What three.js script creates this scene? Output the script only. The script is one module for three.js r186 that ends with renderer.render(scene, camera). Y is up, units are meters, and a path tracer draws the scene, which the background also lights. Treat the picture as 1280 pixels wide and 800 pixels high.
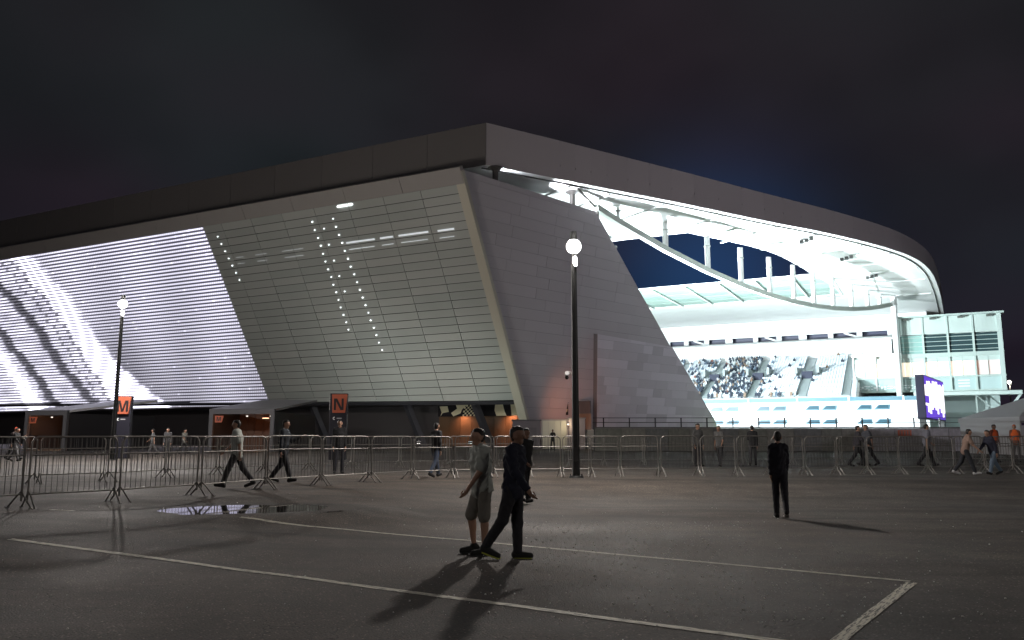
import * as THREE from 'three';
import { mergeGeometries } from 'three/addons/utils/BufferGeometryUtils.js';
import { RoundedBoxGeometry } from 'three/addons/geometries/RoundedBoxGeometry.js';
import { TextGeometry } from 'three/addons/geometries/TextGeometry.js';
import { FontLoader } from 'three/addons/loaders/FontLoader.js';
import { RectAreaLightUniformsLib } from 'three/addons/lights/RectAreaLightUniformsLib.js';

// ------------------------------------------------------------------ camera, sky, moon, exposure
const scene = new THREE.Scene();
const camera = new THREE.PerspectiveCamera(2 * Math.atan(0.4) * 180 / Math.PI, 1.6, 0.1, 2000);
camera.position.set(0, 1.25, 0);
camera.lookAt(0, 1.25 + 0.145 * 100, -100);
const renderer = new THREE.WebGLRenderer({ antialias: true });
renderer.toneMapping = THREE.LinearToneMapping;
renderer.toneMappingExposure = 1;
renderer.shadowMap.enabled = true;
RectAreaLightUniformsLib.init();

// seeded noise
let seed = 1234567;
const rnd = () => { seed = (seed * 1664525 + 1013904223) >>> 0; return seed / 4294967296; };
const rr = (a, b) => a + (b - a) * rnd();
const hash = (x, y, z = 0) => { let h = (Math.imul(x | 0, 374761393) + Math.imul(y | 0, 668265263) + Math.imul(z | 0, 2147483647 - 58)) | 0; h = Math.imul(h ^ (h >>> 13), 1274126177); return ((h ^ (h >>> 16)) >>> 0) / 4294967296; };
const fade = (t) => t * t * (3 - 2 * t);
function noise(x, y, per = 0, s = 0) {
  const X = Math.floor(x), Y = Math.floor(y), fx = fade(x - X), fy = fade(y - Y);
  const w = (v) => per ? ((v % per) + per) % per : v;
  const a = hash(w(X), w(Y), s), b = hash(w(X + 1), w(Y), s), c = hash(w(X), w(Y + 1), s), d = hash(w(X + 1), w(Y + 1), s);
  return (a + (b - a) * fx) * (1 - fy) + (c + (d - c) * fx) * fy;
}
function fbm(x, y, oct = 4, per = 0, s = 0) { let v = 0, a = 0.5, t = 0; for (let i = 0; i < oct; i++) { v += a * noise(x, y, per, s + i); t += a; x *= 2; y *= 2; per *= 2; a *= 0.5; } return v / t; }
const clamp = (x, a = 0, b = 1) => Math.min(b, Math.max(a, x));
const sstep = (a, b, x) => { const t = clamp((x - a) / (b - a)); return t * t * (3 - 2 * t); };
const lerp = (a, b, t) => a + (b - a) * t;

{ // overcast night sky lit by a city: dim cloud, a blue glow in the air above the lit arena
  const W = 512, H = 256, data = new Float32Array(W * H * 4);
  const gd = new THREE.Vector3(0.255, 0.195, -1).normalize();
  for (let j = 0; j < H; j++) for (let i = 0; i < W; i++) {
    const el = ((j + 0.5) / H - 0.5) * Math.PI, az = ((i + 0.5) / W - 0.5) * 2 * Math.PI;
    const x = Math.cos(el) * Math.cos(az), y = Math.sin(el), z = Math.cos(el) * Math.sin(az);
    const k = 1 / (Math.max(y, 0) + 0.25), c = fbm(x * k * 2.2 + 7, z * k * 2.2 + 3, 5), q = fbm(x * k * 1.1 + 31, z * k * 1.1 + 17, 3, 0, 9);
    const m = 0.85 + 0.42 * sstep(0.3, 0.75, c), up = sstep(-0.05, 0.5, y);
    let r = lerp(0.0128, 0.0132, up) * m, g = lerp(0.0098, 0.0135, up) * m, b = lerp(0.0172, 0.0158, up) * m;
    r *= 0.52 + 1.0 * q; g *= 1.3 - 0.6 * q;
    const dot = x * gd.x + y * gd.y + z * gd.z, ang = Math.acos(clamp(dot, -1, 1)), gl = Math.exp(-ang * ang / (2 * 0.08 * 0.08));
    r += 0.003 * gl; g += 0.030 * gl; b += 0.100 * gl;
    const o = (j * W + i) * 4; data[o] = r; data[o + 1] = g; data[o + 2] = b; data[o + 3] = 1;
  }
  const t = new THREE.DataTexture(data, W, H, THREE.RGBAFormat, THREE.FloatType);
  t.mapping = THREE.EquirectangularReflectionMapping; t.magFilter = THREE.LinearFilter; t.needsUpdate = true;
  scene.background = t; scene.environment = t;
  const moon = new THREE.DirectionalLight(0xbfc8e0, 0.012);   // the night's only far light: a veiled moon
  moon.position.set(-60, 120, 60); moon.castShadow = true; moon.shadow.radius = 30;
  Object.assign(moon.shadow.camera, { left: -150, right: 150, top: 150, bottom: -150, far: 500 });
  scene.add(moon);
}

// ------------------------------------------------------------------ helpers
const V = (x, y, d) => new THREE.Vector3(x, y, -d);          // right, up, distance ahead
const used = new Map();
const numbered = (n) => { const k = used.get(n) ?? 0; used.set(n, k + 1); return k ? n + '_' + String(k).padStart(3, '0') : n; };
function mesh(name, geo, mat, parent, top = false) {
  const m = new THREE.Mesh(geo, mat); m.castShadow = m.receiveShadow = true;
  m.name = top ? numbered(name) : name; (parent ?? scene).add(m); return m;
}
function thing(name, label, category, pos = [0, 0, 0], turn = 0, group) {
  const o = new THREE.Group(); o.name = numbered(name); scene.add(o);
  o.position.set(...pos); o.rotation.y = turn; o.userData = { label, category }; if (group) o.userData.group = group;
  return o;
}
function structure(name, geo, mat, label) { const m = mesh(name, geo, mat, scene, true); m.userData = { kind: 'structure', label, category: name.replace(/_/g, ' ').split(' ').slice(-1)[0] }; return m; }
const std = (r, g, b, rough = 0.7, o = {}) => new THREE.MeshStandardMaterial({ color: new THREE.Color(r, g, b), roughness: rough, ...o });
const glow = (r, g, b, k, o = {}) => new THREE.MeshStandardMaterial({ color: new THREE.Color(0.5, 0.5, 0.5), emissive: new THREE.Color(r, g, b), emissiveIntensity: k, roughness: 0.5, ...o });
const box = (w, h, d, x = 0, y = 0, z = 0) => new THREE.BoxGeometry(w, h, d).translate(x, y, z);
const rbox = (w, h, d, r = 0.02, x = 0, y = 0, z = 0) => new RoundedBoxGeometry(w, h, d, 2, Math.min(r, w / 2.1, h / 2.1, d / 2.1)).translate(x, y, z);
function bar(a, b, r, seg = 6, r2 = r) {
  const va = new THREE.Vector3(...a), vb = new THREE.Vector3(...b), d = vb.clone().sub(va), L = d.length();
  const g = new THREE.CylinderGeometry(r2, r, L, seg);
  g.applyQuaternion(new THREE.Quaternion().setFromUnitVectors(new THREE.Vector3(0, 1, 0), d.normalize()));
  return g.translate((va.x + vb.x) / 2, (va.y + vb.y) / 2, (va.z + vb.z) / 2);
}
function beam(a, b, w, h) { // rectangular bar from a to b
  const va = new THREE.Vector3(...a), vb = new THREE.Vector3(...b), L = va.distanceTo(vb), m = new THREE.Matrix4().lookAt(vb, va, new THREE.Vector3(0, 1, 0));
  const g = new THREE.BoxGeometry(w, h, L); g.applyMatrix4(m); const c = va.add(vb).multiplyScalar(0.5); return g.translate(c.x, c.y, c.z);
}
const plain = (g) => { const o = g.index ? g.toNonIndexed() : g; for (const k of Object.keys(o.attributes)) if (!['position', 'normal', 'uv'].includes(k)) o.deleteAttribute(k); return o; };
const merge = (list) => mergeGeometries(list.map(plain));
function extrude(pts, depth, bevel = 0) { return new THREE.ExtrudeGeometry(new THREE.Shape(pts.map((p) => new THREE.Vector2(p[0], p[1]))), { depth, bevelEnabled: bevel > 0, bevelSize: bevel, bevelThickness: bevel, bevelSegments: 1 }); }
function quadGeo(list) { // list of quads [a,b,c,d] of vec3 arrays
  const pos = [], uv = [];
  for (const [a, b, c, d] of list) { for (const p of [a, b, c, a, c, d]) pos.push(...p); uv.push(0, 0, 1, 0, 1, 1, 0, 0, 1, 1, 0, 1); }
  const g = new THREE.BufferGeometry(); g.setAttribute('position', new THREE.Float32BufferAttribute(pos, 3)); g.setAttribute('uv', new THREE.Float32BufferAttribute(uv, 2)); g.computeVertexNormals(); return g;
}
function dataTex(N, M, fn, srgb = true, rep = true) {
  const d = new Uint8Array(N * M * 4);
  for (let j = 0; j < M; j++) for (let i = 0; i < N; i++) { const c = fn(i, j), o = (j * N + i) * 4; d[o] = clamp(c[0]) * 255; d[o + 1] = clamp(c[1]) * 255; d[o + 2] = clamp(c[2]) * 255; d[o + 3] = 255; }
  const t = new THREE.DataTexture(d, N, M); if (srgb) t.colorSpace = THREE.SRGBColorSpace;
  t.magFilter = THREE.LinearFilter; t.minFilter = THREE.LinearMipmapLinearFilter; t.generateMipmaps = true; if (rep) t.wrapS = t.wrapT = THREE.RepeatWrapping; t.needsUpdate = true; return t;
}
const font = await new FontLoader().loadAsync('fonts/droid/droid_sans_bold.typeface.json');
function letters(s, size, depth = 0.01) { const g = new TextGeometry(s, { font, size, depth, curveSegments: 4 }); g.computeBoundingBox(); const b = g.boundingBox; return g.translate(-(b.min.x + b.max.x) / 2, -(b.min.y + b.max.y) / 2, 0); }

// ------------------------------------------------------------------ ground
const pud = { x: -4.95, d: 15.0, rx: 1.7, rd: 1.0, y: -0.075 };
function puddleR(x, d) { const c = Math.cos(0.2), s = Math.sin(0.2), dx = x - pud.x, dd = d - pud.d, a = (dx * c + dd * s) / pud.rx, b = (-dx * s + dd * c) / pud.rd; return Math.sqrt(a * a + b * b) + 0.42 * (fbm(x * 1.3 + 5, d * 2.1, 4) - 0.5); }
function groundY(x, d) {
  const s = Math.min((x + 8.1) * 0.869 - (d - 13.3) * 0.495, 25 - d);
  let y = -0.3 * sstep(0.3, 6.5, s);
  const r = puddleR(x, d), m = 1 - sstep(1.15, 2.1, r);
  y = lerp(y, pud.y, m) - 0.03 * (1 - sstep(0.3, 1.05, r)) + 0.006 * sstep(1.0, 1.3, r) * m;
  if (Math.abs(x) < 20 && d < 30 && d > 3) y += 0.012 * (fbm(x * 0.7, d * 0.7, 2, 0, 4) - 0.5);
  return y;
}
const asphaltN = 1024;
const stone = (i, j, cell) => { const cx = Math.floor(i / cell), cy = Math.floor(j / cell); let best = 9, id = 0; const n = Math.round(asphaltN / cell); for (let a = -1; a < 2; a++) for (let b = -1; b < 2; b++) { const X = ((cx + a) % n + n) % n, Y = ((cy + b) % n + n) % n, px = (cx + a + hash(X, Y, 3)) * cell, py = (cy + b + hash(X, Y, 5)) * cell, d = Math.hypot(i - px, j - py) / cell; if (d < best) { best = d; id = hash(X, Y, 7); } } return [best, id]; };
const asphaltCol = new Float32Array(asphaltN * asphaltN), asphaltH = new Float32Array(asphaltN * asphaltN);
for (let j = 0; j < asphaltN; j++) for (let i = 0; i < asphaltN; i++) {
  const [d, id] = stone(i, j, 5), pat = fbm(i / 128, j / 128, 5, 8, 2), fine = hash(i, j, 11);
  const crack = Math.abs(fbm(i / 170 + 0.7, j / 170, 4, 6.0235, 21) - 0.5);
  let v = 0.235 + 0.15 * (id - 0.5) * (1 - d) + 0.14 * (pat - 0.5) + 0.09 * (fine - 0.5);
  if (id > 0.965 && d < 0.42) v += 0.22;
  if (pat > 0.5 && crack < 0.0035) v -= 0.09;
  asphaltCol[j * asphaltN + i] = v; asphaltH[j * asphaltN + i] = clamp(0.55 * (1 - d) + 0.2 * fine + 0.25 * pat - (crack < 0.0035 && pat > 0.5 ? 0.4 : 0));
}
const TILE = 4.1;
const aMap = dataTex(asphaltN, asphaltN, (i, j) => { const v = asphaltCol[j * asphaltN + i]; return [v * 1.09, v * 1.0, v * 0.92]; });
const aBump = dataTex(asphaltN, asphaltN, (i, j) => { const v = asphaltH[j * asphaltN + i]; return [v, v, v]; }, false);
const aRough = dataTex(512, 512, (i, j) => { const v = 0.84 + 0.34 * (fbm(i / 64, j / 64, 5, 8, 33) - 0.5); return [v, v, v]; }, false);
aRough.repeat.set(0.22, 0.22);
const asphalt = new THREE.MeshStandardMaterial({ map: aMap, bumpMap: aBump, bumpScale: 0.011, roughnessMap: aRough, roughness: 1, vertexColors: true });
{
  const line = (lo, f0, f1, hi, step, grow) => { const a = []; for (let v = f0; v <= f1; v += step) a.push(v); let s = step, v = f1; const up = []; while (v < hi) { s *= grow; v += s; up.push(Math.min(v, hi)); } s = step; v = f0; const dn = []; while (v > lo) { s *= grow; v -= s; dn.unshift(Math.max(v, lo)); } return [...dn, ...a, ...up]; };
  const xs = line(-600, -15, 18, 600, 0.16, 1.28), ds = line(-200, 5, 27, 900, 0.15, 1.28);
  const pos = [], col = [], uv = [], idx = [];
  for (const d of ds) for (const x of xs) {
    pos.push(x, groundY(x, d), -d); uv.push(x / TILE, d / TILE);
    const big = fbm(x * 0.12 + 40, d * 0.2 + 9, 4, 0, 40), streak = fbm(x * 0.25 + 3, d * 1.6, 3, 0, 50), warm = fbm(x * 0.07 + 11, d * 0.07, 3, 0, 60);
    const damp = 1 - 0.5 * (1 - sstep(1.25, 1.5, puddleR(x, d) + 0.5 * (fbm(x * 2, d * 3, 3, 0, 66) - 0.5))), sm = fbm(x * 0.13 + 9, d * 2.0 + 5, 4, 0, 55);
    const v = (0.40 + 1.0 * big + 0.75 * (streak - 0.5) - 0.35 * sstep(0.56, 0.66, sm)) * damp, k = (warm - 0.40) * 0.45;
    col.push(v * (1 + k), v, v * (1 - k));
  }
  const nx = xs.length;
  for (let j = 0; j < ds.length - 1; j++) for (let i = 0; i < nx - 1; i++) { const a = j * nx + i; idx.push(a, a + 1, a + nx, a + 1, a + nx + 1, a + nx); }
  const g = new THREE.BufferGeometry(); g.setAttribute('position', new THREE.Float32BufferAttribute(pos, 3)); g.setAttribute('color', new THREE.Float32BufferAttribute(col, 3)); g.setAttribute('uv', new THREE.Float32BufferAttribute(uv, 2)); g.setIndex(idx); g.computeVertexNormals();
  structure('asphalt_ground', g, asphalt, 'dark worn asphalt of the car park in front of the stadium');
}
{ // rain puddle: level sheet of water in a shallow dip
  const g = new THREE.CircleGeometry(1, 48).rotateX(-Math.PI / 2).scale(pud.rx * 1.3, 1, pud.rd * 1.3).rotateY(0.2);
  const m = mesh('puddle', g, new THREE.MeshPhysicalMaterial({ color: 0x2a2825, roughness: 0.03, ior: 1.33, specularIntensity: 1 }), scene, true);
  m.position.copy(V(pud.x, pud.y - 0.003, pud.d)); m.userData = { kind: 'structure', label: 'shallow rain puddle on the asphalt beside the crowd barriers', category: 'puddle' };
}
const paint = new THREE.MeshStandardMaterial({ roughness: 0.75, map: dataTex(512, 128, (i, j) => { const n = fbm(i / 24, j / 12, 4, 0, 70), s = hash(i, j, 8), w = sstep(0.30, 0.52, n + 0.16 * (s - 0.5)); const v = lerp(0.38, 0.84, w); return [v, v * 0.98, v * 0.90]; }) });
function paintLine(pts, w, label) {
  const c = new THREE.CatmullRomCurve3(pts.map((p) => new THREE.Vector3(p[0], 0, p[1]))), L = c.getLength(), n = Math.ceil(L / 0.12), pos = [], uv = [], idx = [];
  for (let i = 0; i <= n; i++) { const q = c.getPointAt(i / n), t = c.getTangentAt(i / n), l = i / n * L; for (const s of [-1, 1]) { const e = w / 2 * (1 + 0.12 * (noise(l * 9, s * 7 + 20) - 0.5)), x = q.x - t.z * s * e, d = q.z + t.x * s * e; pos.push(x, groundY(x, d) + 0.005, -d); uv.push(l / 2, s * 0.5 + 0.5); } }
  for (let i = 0; i < n; i++) { const k = i * 2; idx.push(k, k + 1, k + 2, k + 1, k + 3, k + 2); }
  const g = new THREE.BufferGeometry(); g.setAttribute('position', new THREE.Float32BufferAttribute(pos, 3)); g.setAttribute('uv', new THREE.Float32BufferAttribute(uv, 2)); g.setIndex(idx); g.computeVertexNormals();
  structure('painted_line', g, paint, label);
}
paintLine([[-6.59, 10.8], [-5.62, 10.53], [-4.67, 10.26], [-3.63, 9.88], [-2.5, 9.26], [-1.31, 8.51], [-0.3, 7.87], [0.56, 7.32], [1.31, 6.85], [1.97, 6.44], [3.3, 5.62]], 0.10, 'long white painted bay line that starts alone near the puddle');
paintLine([[-4.49, 13.55], [-3.52, 13.39], [-2.43, 13.16], [-1.23, 12.68], [0.0, 11.85], [1.28, 10.98], [2.38, 10.23], [3.33, 9.58], [4.29, 8.93]], 0.085, 'long white painted bay line passing under the walking pair');
paintLine([[4.27, 8.86], [2.52, 6.44], [1.6, 5.17]], 0.11, 'short white painted line closing the end of the bay');
paintLine([[-7.95, 14.1], [-7.5, 14.05]], 0.09, 'short worn scrap of white line by the barriers');

{ // pale grit, enlarged and clustered to imitate lamp glints on the asphalt
  const g = new THREE.IcosahedronGeometry(0.0065, 0), m = new THREE.InstancedMesh(g, std(0.8, 0.78, 0.74, 0.2), 2600), M = new THREE.Matrix4(), q = new THREE.Quaternion(), e = new THREE.Euler();
  for (let i = 0; i < 2600; i++) {
    const cl = rnd() < 0.86, x = cl ? rr(-1, 1) * rr(0.3, 3.4) + 1.7 : rr(-8, 9), d = cl ? rr(7, 15) : rr(6.2, 18), s = 0.35 + 2.1 * rnd() ** 3;
    e.set(rr(0, 6), rr(0, 6), rr(0, 6)); M.compose(V(x, groundY(x, d) + 0.002, d), q.setFromEuler(e), new THREE.Vector3(s, s * 0.7, s)); m.setMatrixAt(i, M);
  }
  m.name = 'grit_glints'; m.userData = { kind: 'stuff', label: 'pale grit and crumbs standing in for lamp glints on the asphalt', category: 'grit' }; scene.add(m);
}

// ------------------------------------------------------------------ stadium frame: x along the long facade (to the right), z outward, origin under the roof's corner
const TURN = -Math.atan2(0.4564, 0.8898), ORG = [-2.6, 0, -76.7], ca = Math.cos(TURN), sa = Math.sin(TURN);
const loc = (X, D) => { const dx = X + 2.6, dz = -D + 76.7; return [dx * ca - dz * sa, dx * sa + dz * ca]; };   // plan point -> stadium frame (x, z)
const wallNoise = dataTex(512, 512, (i, j) => { const n = fbm(i / 40, j / 40, 5, 12.8, 80), s = fbm(i / 6, j / 90, 3, 0, 84); const v = 0.86 + 0.2 * (n - 0.5) + 0.14 * (s - 0.5); return [v, v, v]; });
const glassTint = [0, 1, 2, 3].map((k) => new THREE.MeshPhysicalMaterial({ color: new THREE.Color(0.40 + 0.015 * k, 0.425 + 0.013 * k, 0.395 + 0.012 * k), roughness: 0.42 + 0.03 * k, clearcoat: 0.25, clearcoatRoughness: 0.25 }));
const creamTrim = std(0.55, 0.52, 0.42, 0.6), paleBand = std(0.34, 0.32, 0.30, 0.65), darkBack = std(0.05, 0.052, 0.05, 0.7), blackPaint = std(0.010, 0.010, 0.016, 0.6);
const wallTones = [0.47, 0.485, 0.455].map((v) => std(v, v * 0.955, v * 0.99, 0.5));
const boxTones = [0.54, 0.64, 0.49, 0.59].map((v) => std(v, v * 0.955, v * 1.02, 0.4));

const arena = thing('stadium_east_building', 'stadium stand building with an outward leaning glass screen facade and grey panelled end wall', 'stadium building', ORG, TURN);
const SLOPE = Math.hypot(1, 0.6), TILT = Math.atan(0.6), FX = -1.70, FZ = -8.456, FY = 5.02;
// body: cross-section carried along the building, its right end cut to the plane of the end wall
const wallX = (z, y) => -0.78 + 0.3395 * ((-11.47 + 0.6 * y) - z);
{
  const sec = [[-9.6, 5.15], [3.3, 26.3], [-14.6, 26.3], [-43, 1.95], [-19, 1.95], [-19, 5.15]], q = [], n = sec.length, x0 = -210;
  for (let i = 0; i < n; i++) { const [z1, y1] = sec[i], [z2, y2] = sec[(i + 1) % n]; q.push([[x0, y1, z1], [x0, y2, z2], [wallX(z2, y2) - 0.5, y2, z2], [wallX(z1, y1) - 0.5, y1, z1]]); }
  mesh('building_body', quadGeo(q), std(0.12, 0.12, 0.12, 0.8), arena);
  const cap = extrude(sec.map(([z, y]) => [-z, y]), 0.2).rotateY(Math.PI / 2).translate(x0 - 0.1, 0, 0); mesh('end_cap', cap, darkBack, arena);
}
const facade = mesh('glass_facade', box(211, 23.4, 0.3, -104.4, 11.75, -0.42), darkBack, arena);
facade.position.set(FX, FY, FZ); facade.rotation.x = TILT;   // facade frame: x = -along, y = up the slope, z = outward
{
  const rows = 26, ph = 23.45 / rows, joints = [-0.62, 3.66, 8.15, 12.64, 17.13, 21.62, 26.11, 30.6, 33.55];
  const geos = new Map();
  for (let c = 0; c < joints.length - 1; c++) {
    const w = joints[c + 1] - joints[c] - 0.05, key = w.toFixed(2);
    if (!geos.has(key)) geos.set(key, new THREE.BoxGeometry(w, ph - 0.075, 0.05));
    for (let r = 0; r < rows; r++) {
      const p = mesh('glass_panel', geos.get(key), glassTint[Math.floor(hash(c, r, 5) * 4)], facade);
      p.position.set(-(joints[c] + joints[c + 1]) / 2, (r + 0.5) * ph, 0.02); p.rotation.x = -0.035 + 0.012 * (hash(c, r, 9) - 0.5); p.rotation.z = 0.0012 * (hash(c, r, 2) - 0.5); p.rotation.y = 0.01 * (hash(c, r, 3) - 0.5);
    }
  }
  for (const j of joints.slice(1, -1)) mesh('mullion', box(0.09, 23.4, 0.12, -j, 11.7, -0.12), std(0.10, 0.105, 0.1, 0.6), facade);
  // cream frame round the free edge and the pale cornice along the top, in lengths
  mesh('corner_trim', merge([box(0.95, 30.6, 0.55, 0.92 + 0.2, 9.4, 0.05)]), creamTrim, facade);
  for (let k = 0; k < 22; k++) mesh('cornice_panel', rbox(6.96, 1.62, 0.6, 0.02, 1.55 - 3.5 - k * 7, 24.3, 0.1), paleBand, facade);
  // bottom edge beam, rising slightly along the building
  const bb = mesh('bottom_beam', box(214, 0.34, 0.4, -105.5, -0.2, 0), std(0.025, 0.025, 0.03, 0.6), facade); bb.rotation.z = -0.0165; bb.position.z = 0.12;
  // reflections in the glass panels, built as small glowing points and strips
  const glintM = glow(0.9, 0.96, 1, 6), lg = new THREE.BoxGeometry(0.085, 0.06, 0.05), lg2 = new THREE.BoxGeometry(0.12, 0.065, 0.05);
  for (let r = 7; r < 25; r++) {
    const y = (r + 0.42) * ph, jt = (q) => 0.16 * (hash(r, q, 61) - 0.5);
    if (r > 9) mesh('glint_point', r % 3 ? lg : lg2, glintM, facade).position.set(-17.75 + jt(1), y, 0.13);
    if (r % 2 && r > 14) mesh('glint_point', lg, glintM, facade).position.set(-16.55 + jt(2), y, 0.13);
    mesh('glint_point', r % 4 ? lg2 : lg, glintM, facade).position.set(-(14.2 + 0.05 * (r - 8)) + jt(3), y, 0.13);
    if (r > 17) mesh('glint_point', lg, glintM, facade).position.set(-(30.9 + 0.14 * (r - 18)), y, 0.13);
  }
  mesh('glint_strip', box(1.9, 0.14, 0.06, -13.0, 23.2, 0.13), glintM, facade);  // glowing strips stand for bright lines reflected in the panels
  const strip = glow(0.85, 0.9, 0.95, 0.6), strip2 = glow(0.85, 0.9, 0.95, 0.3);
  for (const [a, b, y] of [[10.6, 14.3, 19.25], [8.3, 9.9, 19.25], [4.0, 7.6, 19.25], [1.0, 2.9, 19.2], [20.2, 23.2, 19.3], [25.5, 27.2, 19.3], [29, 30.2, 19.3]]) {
    const k = a < 16 ? 1 : 0.25, m = k === 1 ? strip : strip2; mesh('glint_strip', box(b - a, 0.17 * k, 0.05, -(a + b) / 2, y, 0.12), m, facade); mesh('glint_strip', box((b - a) * 0.9, 0.05, 0.05, -(a + b) / 2 - 0.1, y - 0.75, 0.12), m, facade);
  }
}
// ------------------------------------------------------------------ LED screen rows on the left of the facade
const LED0 = 33.62, LED1 = 112, LEDROWS = 53;
{
  const N = 2048, M = 256, L = LED1 - LED0;
  const pw = (pts, h) => { for (let i = 0; i < pts.length - 1; i++) if (h <= pts[i][1] && h >= pts[i + 1][1]) { const t = (h - pts[i][1]) / (pts[i + 1][1] - pts[i][1]); return lerp(pts[i][0], pts[i + 1][0], t); } return h > pts[0][1] ? pts[0][0] : pts[pts.length - 1][0]; };
  const mR = [[65.9, 20], [61.5, 14.1], [60.4, 9.7], [58.3, 6.4], [56.5, 3.8], [51.5, 0]], mL = [[69.8, 20], [66.0, 14.4], [64.6, 10], [63.8, 6.6], [63.1, 4], [62.4, 0]];
  const d1 = [[77.5, 20], [74.3, 16.2], [72.9, 14], [71.2, 11.8], [70.4, 8], [69.2, 4.7], [66.0, 0]], d2 = [[86, 20], [79.8, 11.7], [79, 9], [77.2, 6.6], [75.8, 2], [74.5, 0]], b2R = [[84, 14], [81.2, 9.6], [77.7, 1.9], [76.8, 0]], b2L = [[90, 14], [84.5, 9.6], [82.8, 6.8], [82.2, 0]];
  const t = dataTex(N, M, (i, j) => {
    const a = LED0 + i / N * L, h = j / M * 20.2, row = Math.floor(h / 20.2 * LEDROWS);
    const wob = 0.9 * (hash(row, 3, 1) - 0.5) + 0.5 * (fbm(h * 2, 4, 3) - 0.5);
    const A = a + wob; let v = 0.17 + 0.13 * (h / 20) + 0.03 * Math.sin(a * 0.5 + h * 0.2) - 0.07 * sstep(46, 54, A) * (1 - sstep(5, 12, h));
    if (A > pw(mL, h) - 0.4) v = 0.14 + 0.36 * fbm(a * 0.35, h * 1.5, 3, 0, 90);
    v = lerp(v, 1, sstep(-0.7, 0.5, A - pw(mR, h)) * (1 - sstep(-0.6, 0.4, A - pw(mL, h))));
    const e1 = Math.abs(A - pw(mL, h) - 0.55); if (e1 < 0.35 && row % 2) v *= 0.35; const e3 = Math.abs(A - pw(mL, h) - 2.8); if (e3 < 0.3 && row % 2) v *= 0.35;
    v = lerp(v, 0.05, 1 - sstep(0.7, 1.7, Math.abs(A - pw(d1, h)))); v = lerp(v, 0.05, 1 - sstep(0.7, 1.6, Math.abs(A - pw(d2, h))));
    if (h < 13) v = lerp(v, 1, sstep(-0.4, 0.6, A - pw(b2R, h) - 0.6) * (1 - sstep(-0.4, 0.6, A - pw(b2L, h))));
    if (A > 90) v = 0.3 + 0.6 * fbm((a + h * 0.6) * 0.35, h * 0.1, 3, 0, 95);
    const dot = v < 0.6 ? 0.45 + 0.9 * (0.5 + 0.5 * Math.sin(a * 2 * Math.PI / 0.34 + row * Math.PI)) : 1, dead = hash(Math.floor(a / 0.34), row, 44) > 0.992 ? 1.6 : 1;
    v = clamp(v * dot * dead); return [v * 0.86, v * 0.84, v];
  }, false, false);
  t.minFilter = THREE.LinearFilter; t.generateMipmaps = false;
  const led = new THREE.MeshStandardMaterial({ color: 0x2b2932, roughness: 0.5, emissive: 0xffffff, emissiveMap: t, emissiveIntensity: 4.6 });
  const pitch = 23.45 / LEDROWS, screen = mesh('led_screen', box(L, 23.4, 0.08, -(LED0 + LED1) / 2, 11.72, -0.2), std(0.10, 0.097, 0.125, 0.6), facade);
  for (let r = 0; r < LEDROWS; r++) {
    const g = new THREE.BoxGeometry(L, 0.175, 0.16), p = g.attributes.position, uv = g.attributes.uv;
    for (let k = 0; k < p.count; k++) uv.setXY(k, 0.5 - p.getX(k) / L, (r + 0.5) / LEDROWS);
    mesh('led_row', g, led, screen).position.set(-(LED0 + LED1) / 2, (r + 0.5) * pitch, 0);
  }
  const al = new THREE.RectAreaLight(0xd8d4ff, 0.3, L - 2, 22); al.position.set(-(LED0 + LED1) / 2, 11.7, 0.6); al.rotation.y = Math.PI; al.name = 'led_screen_light'; facade.add(al);
}
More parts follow.
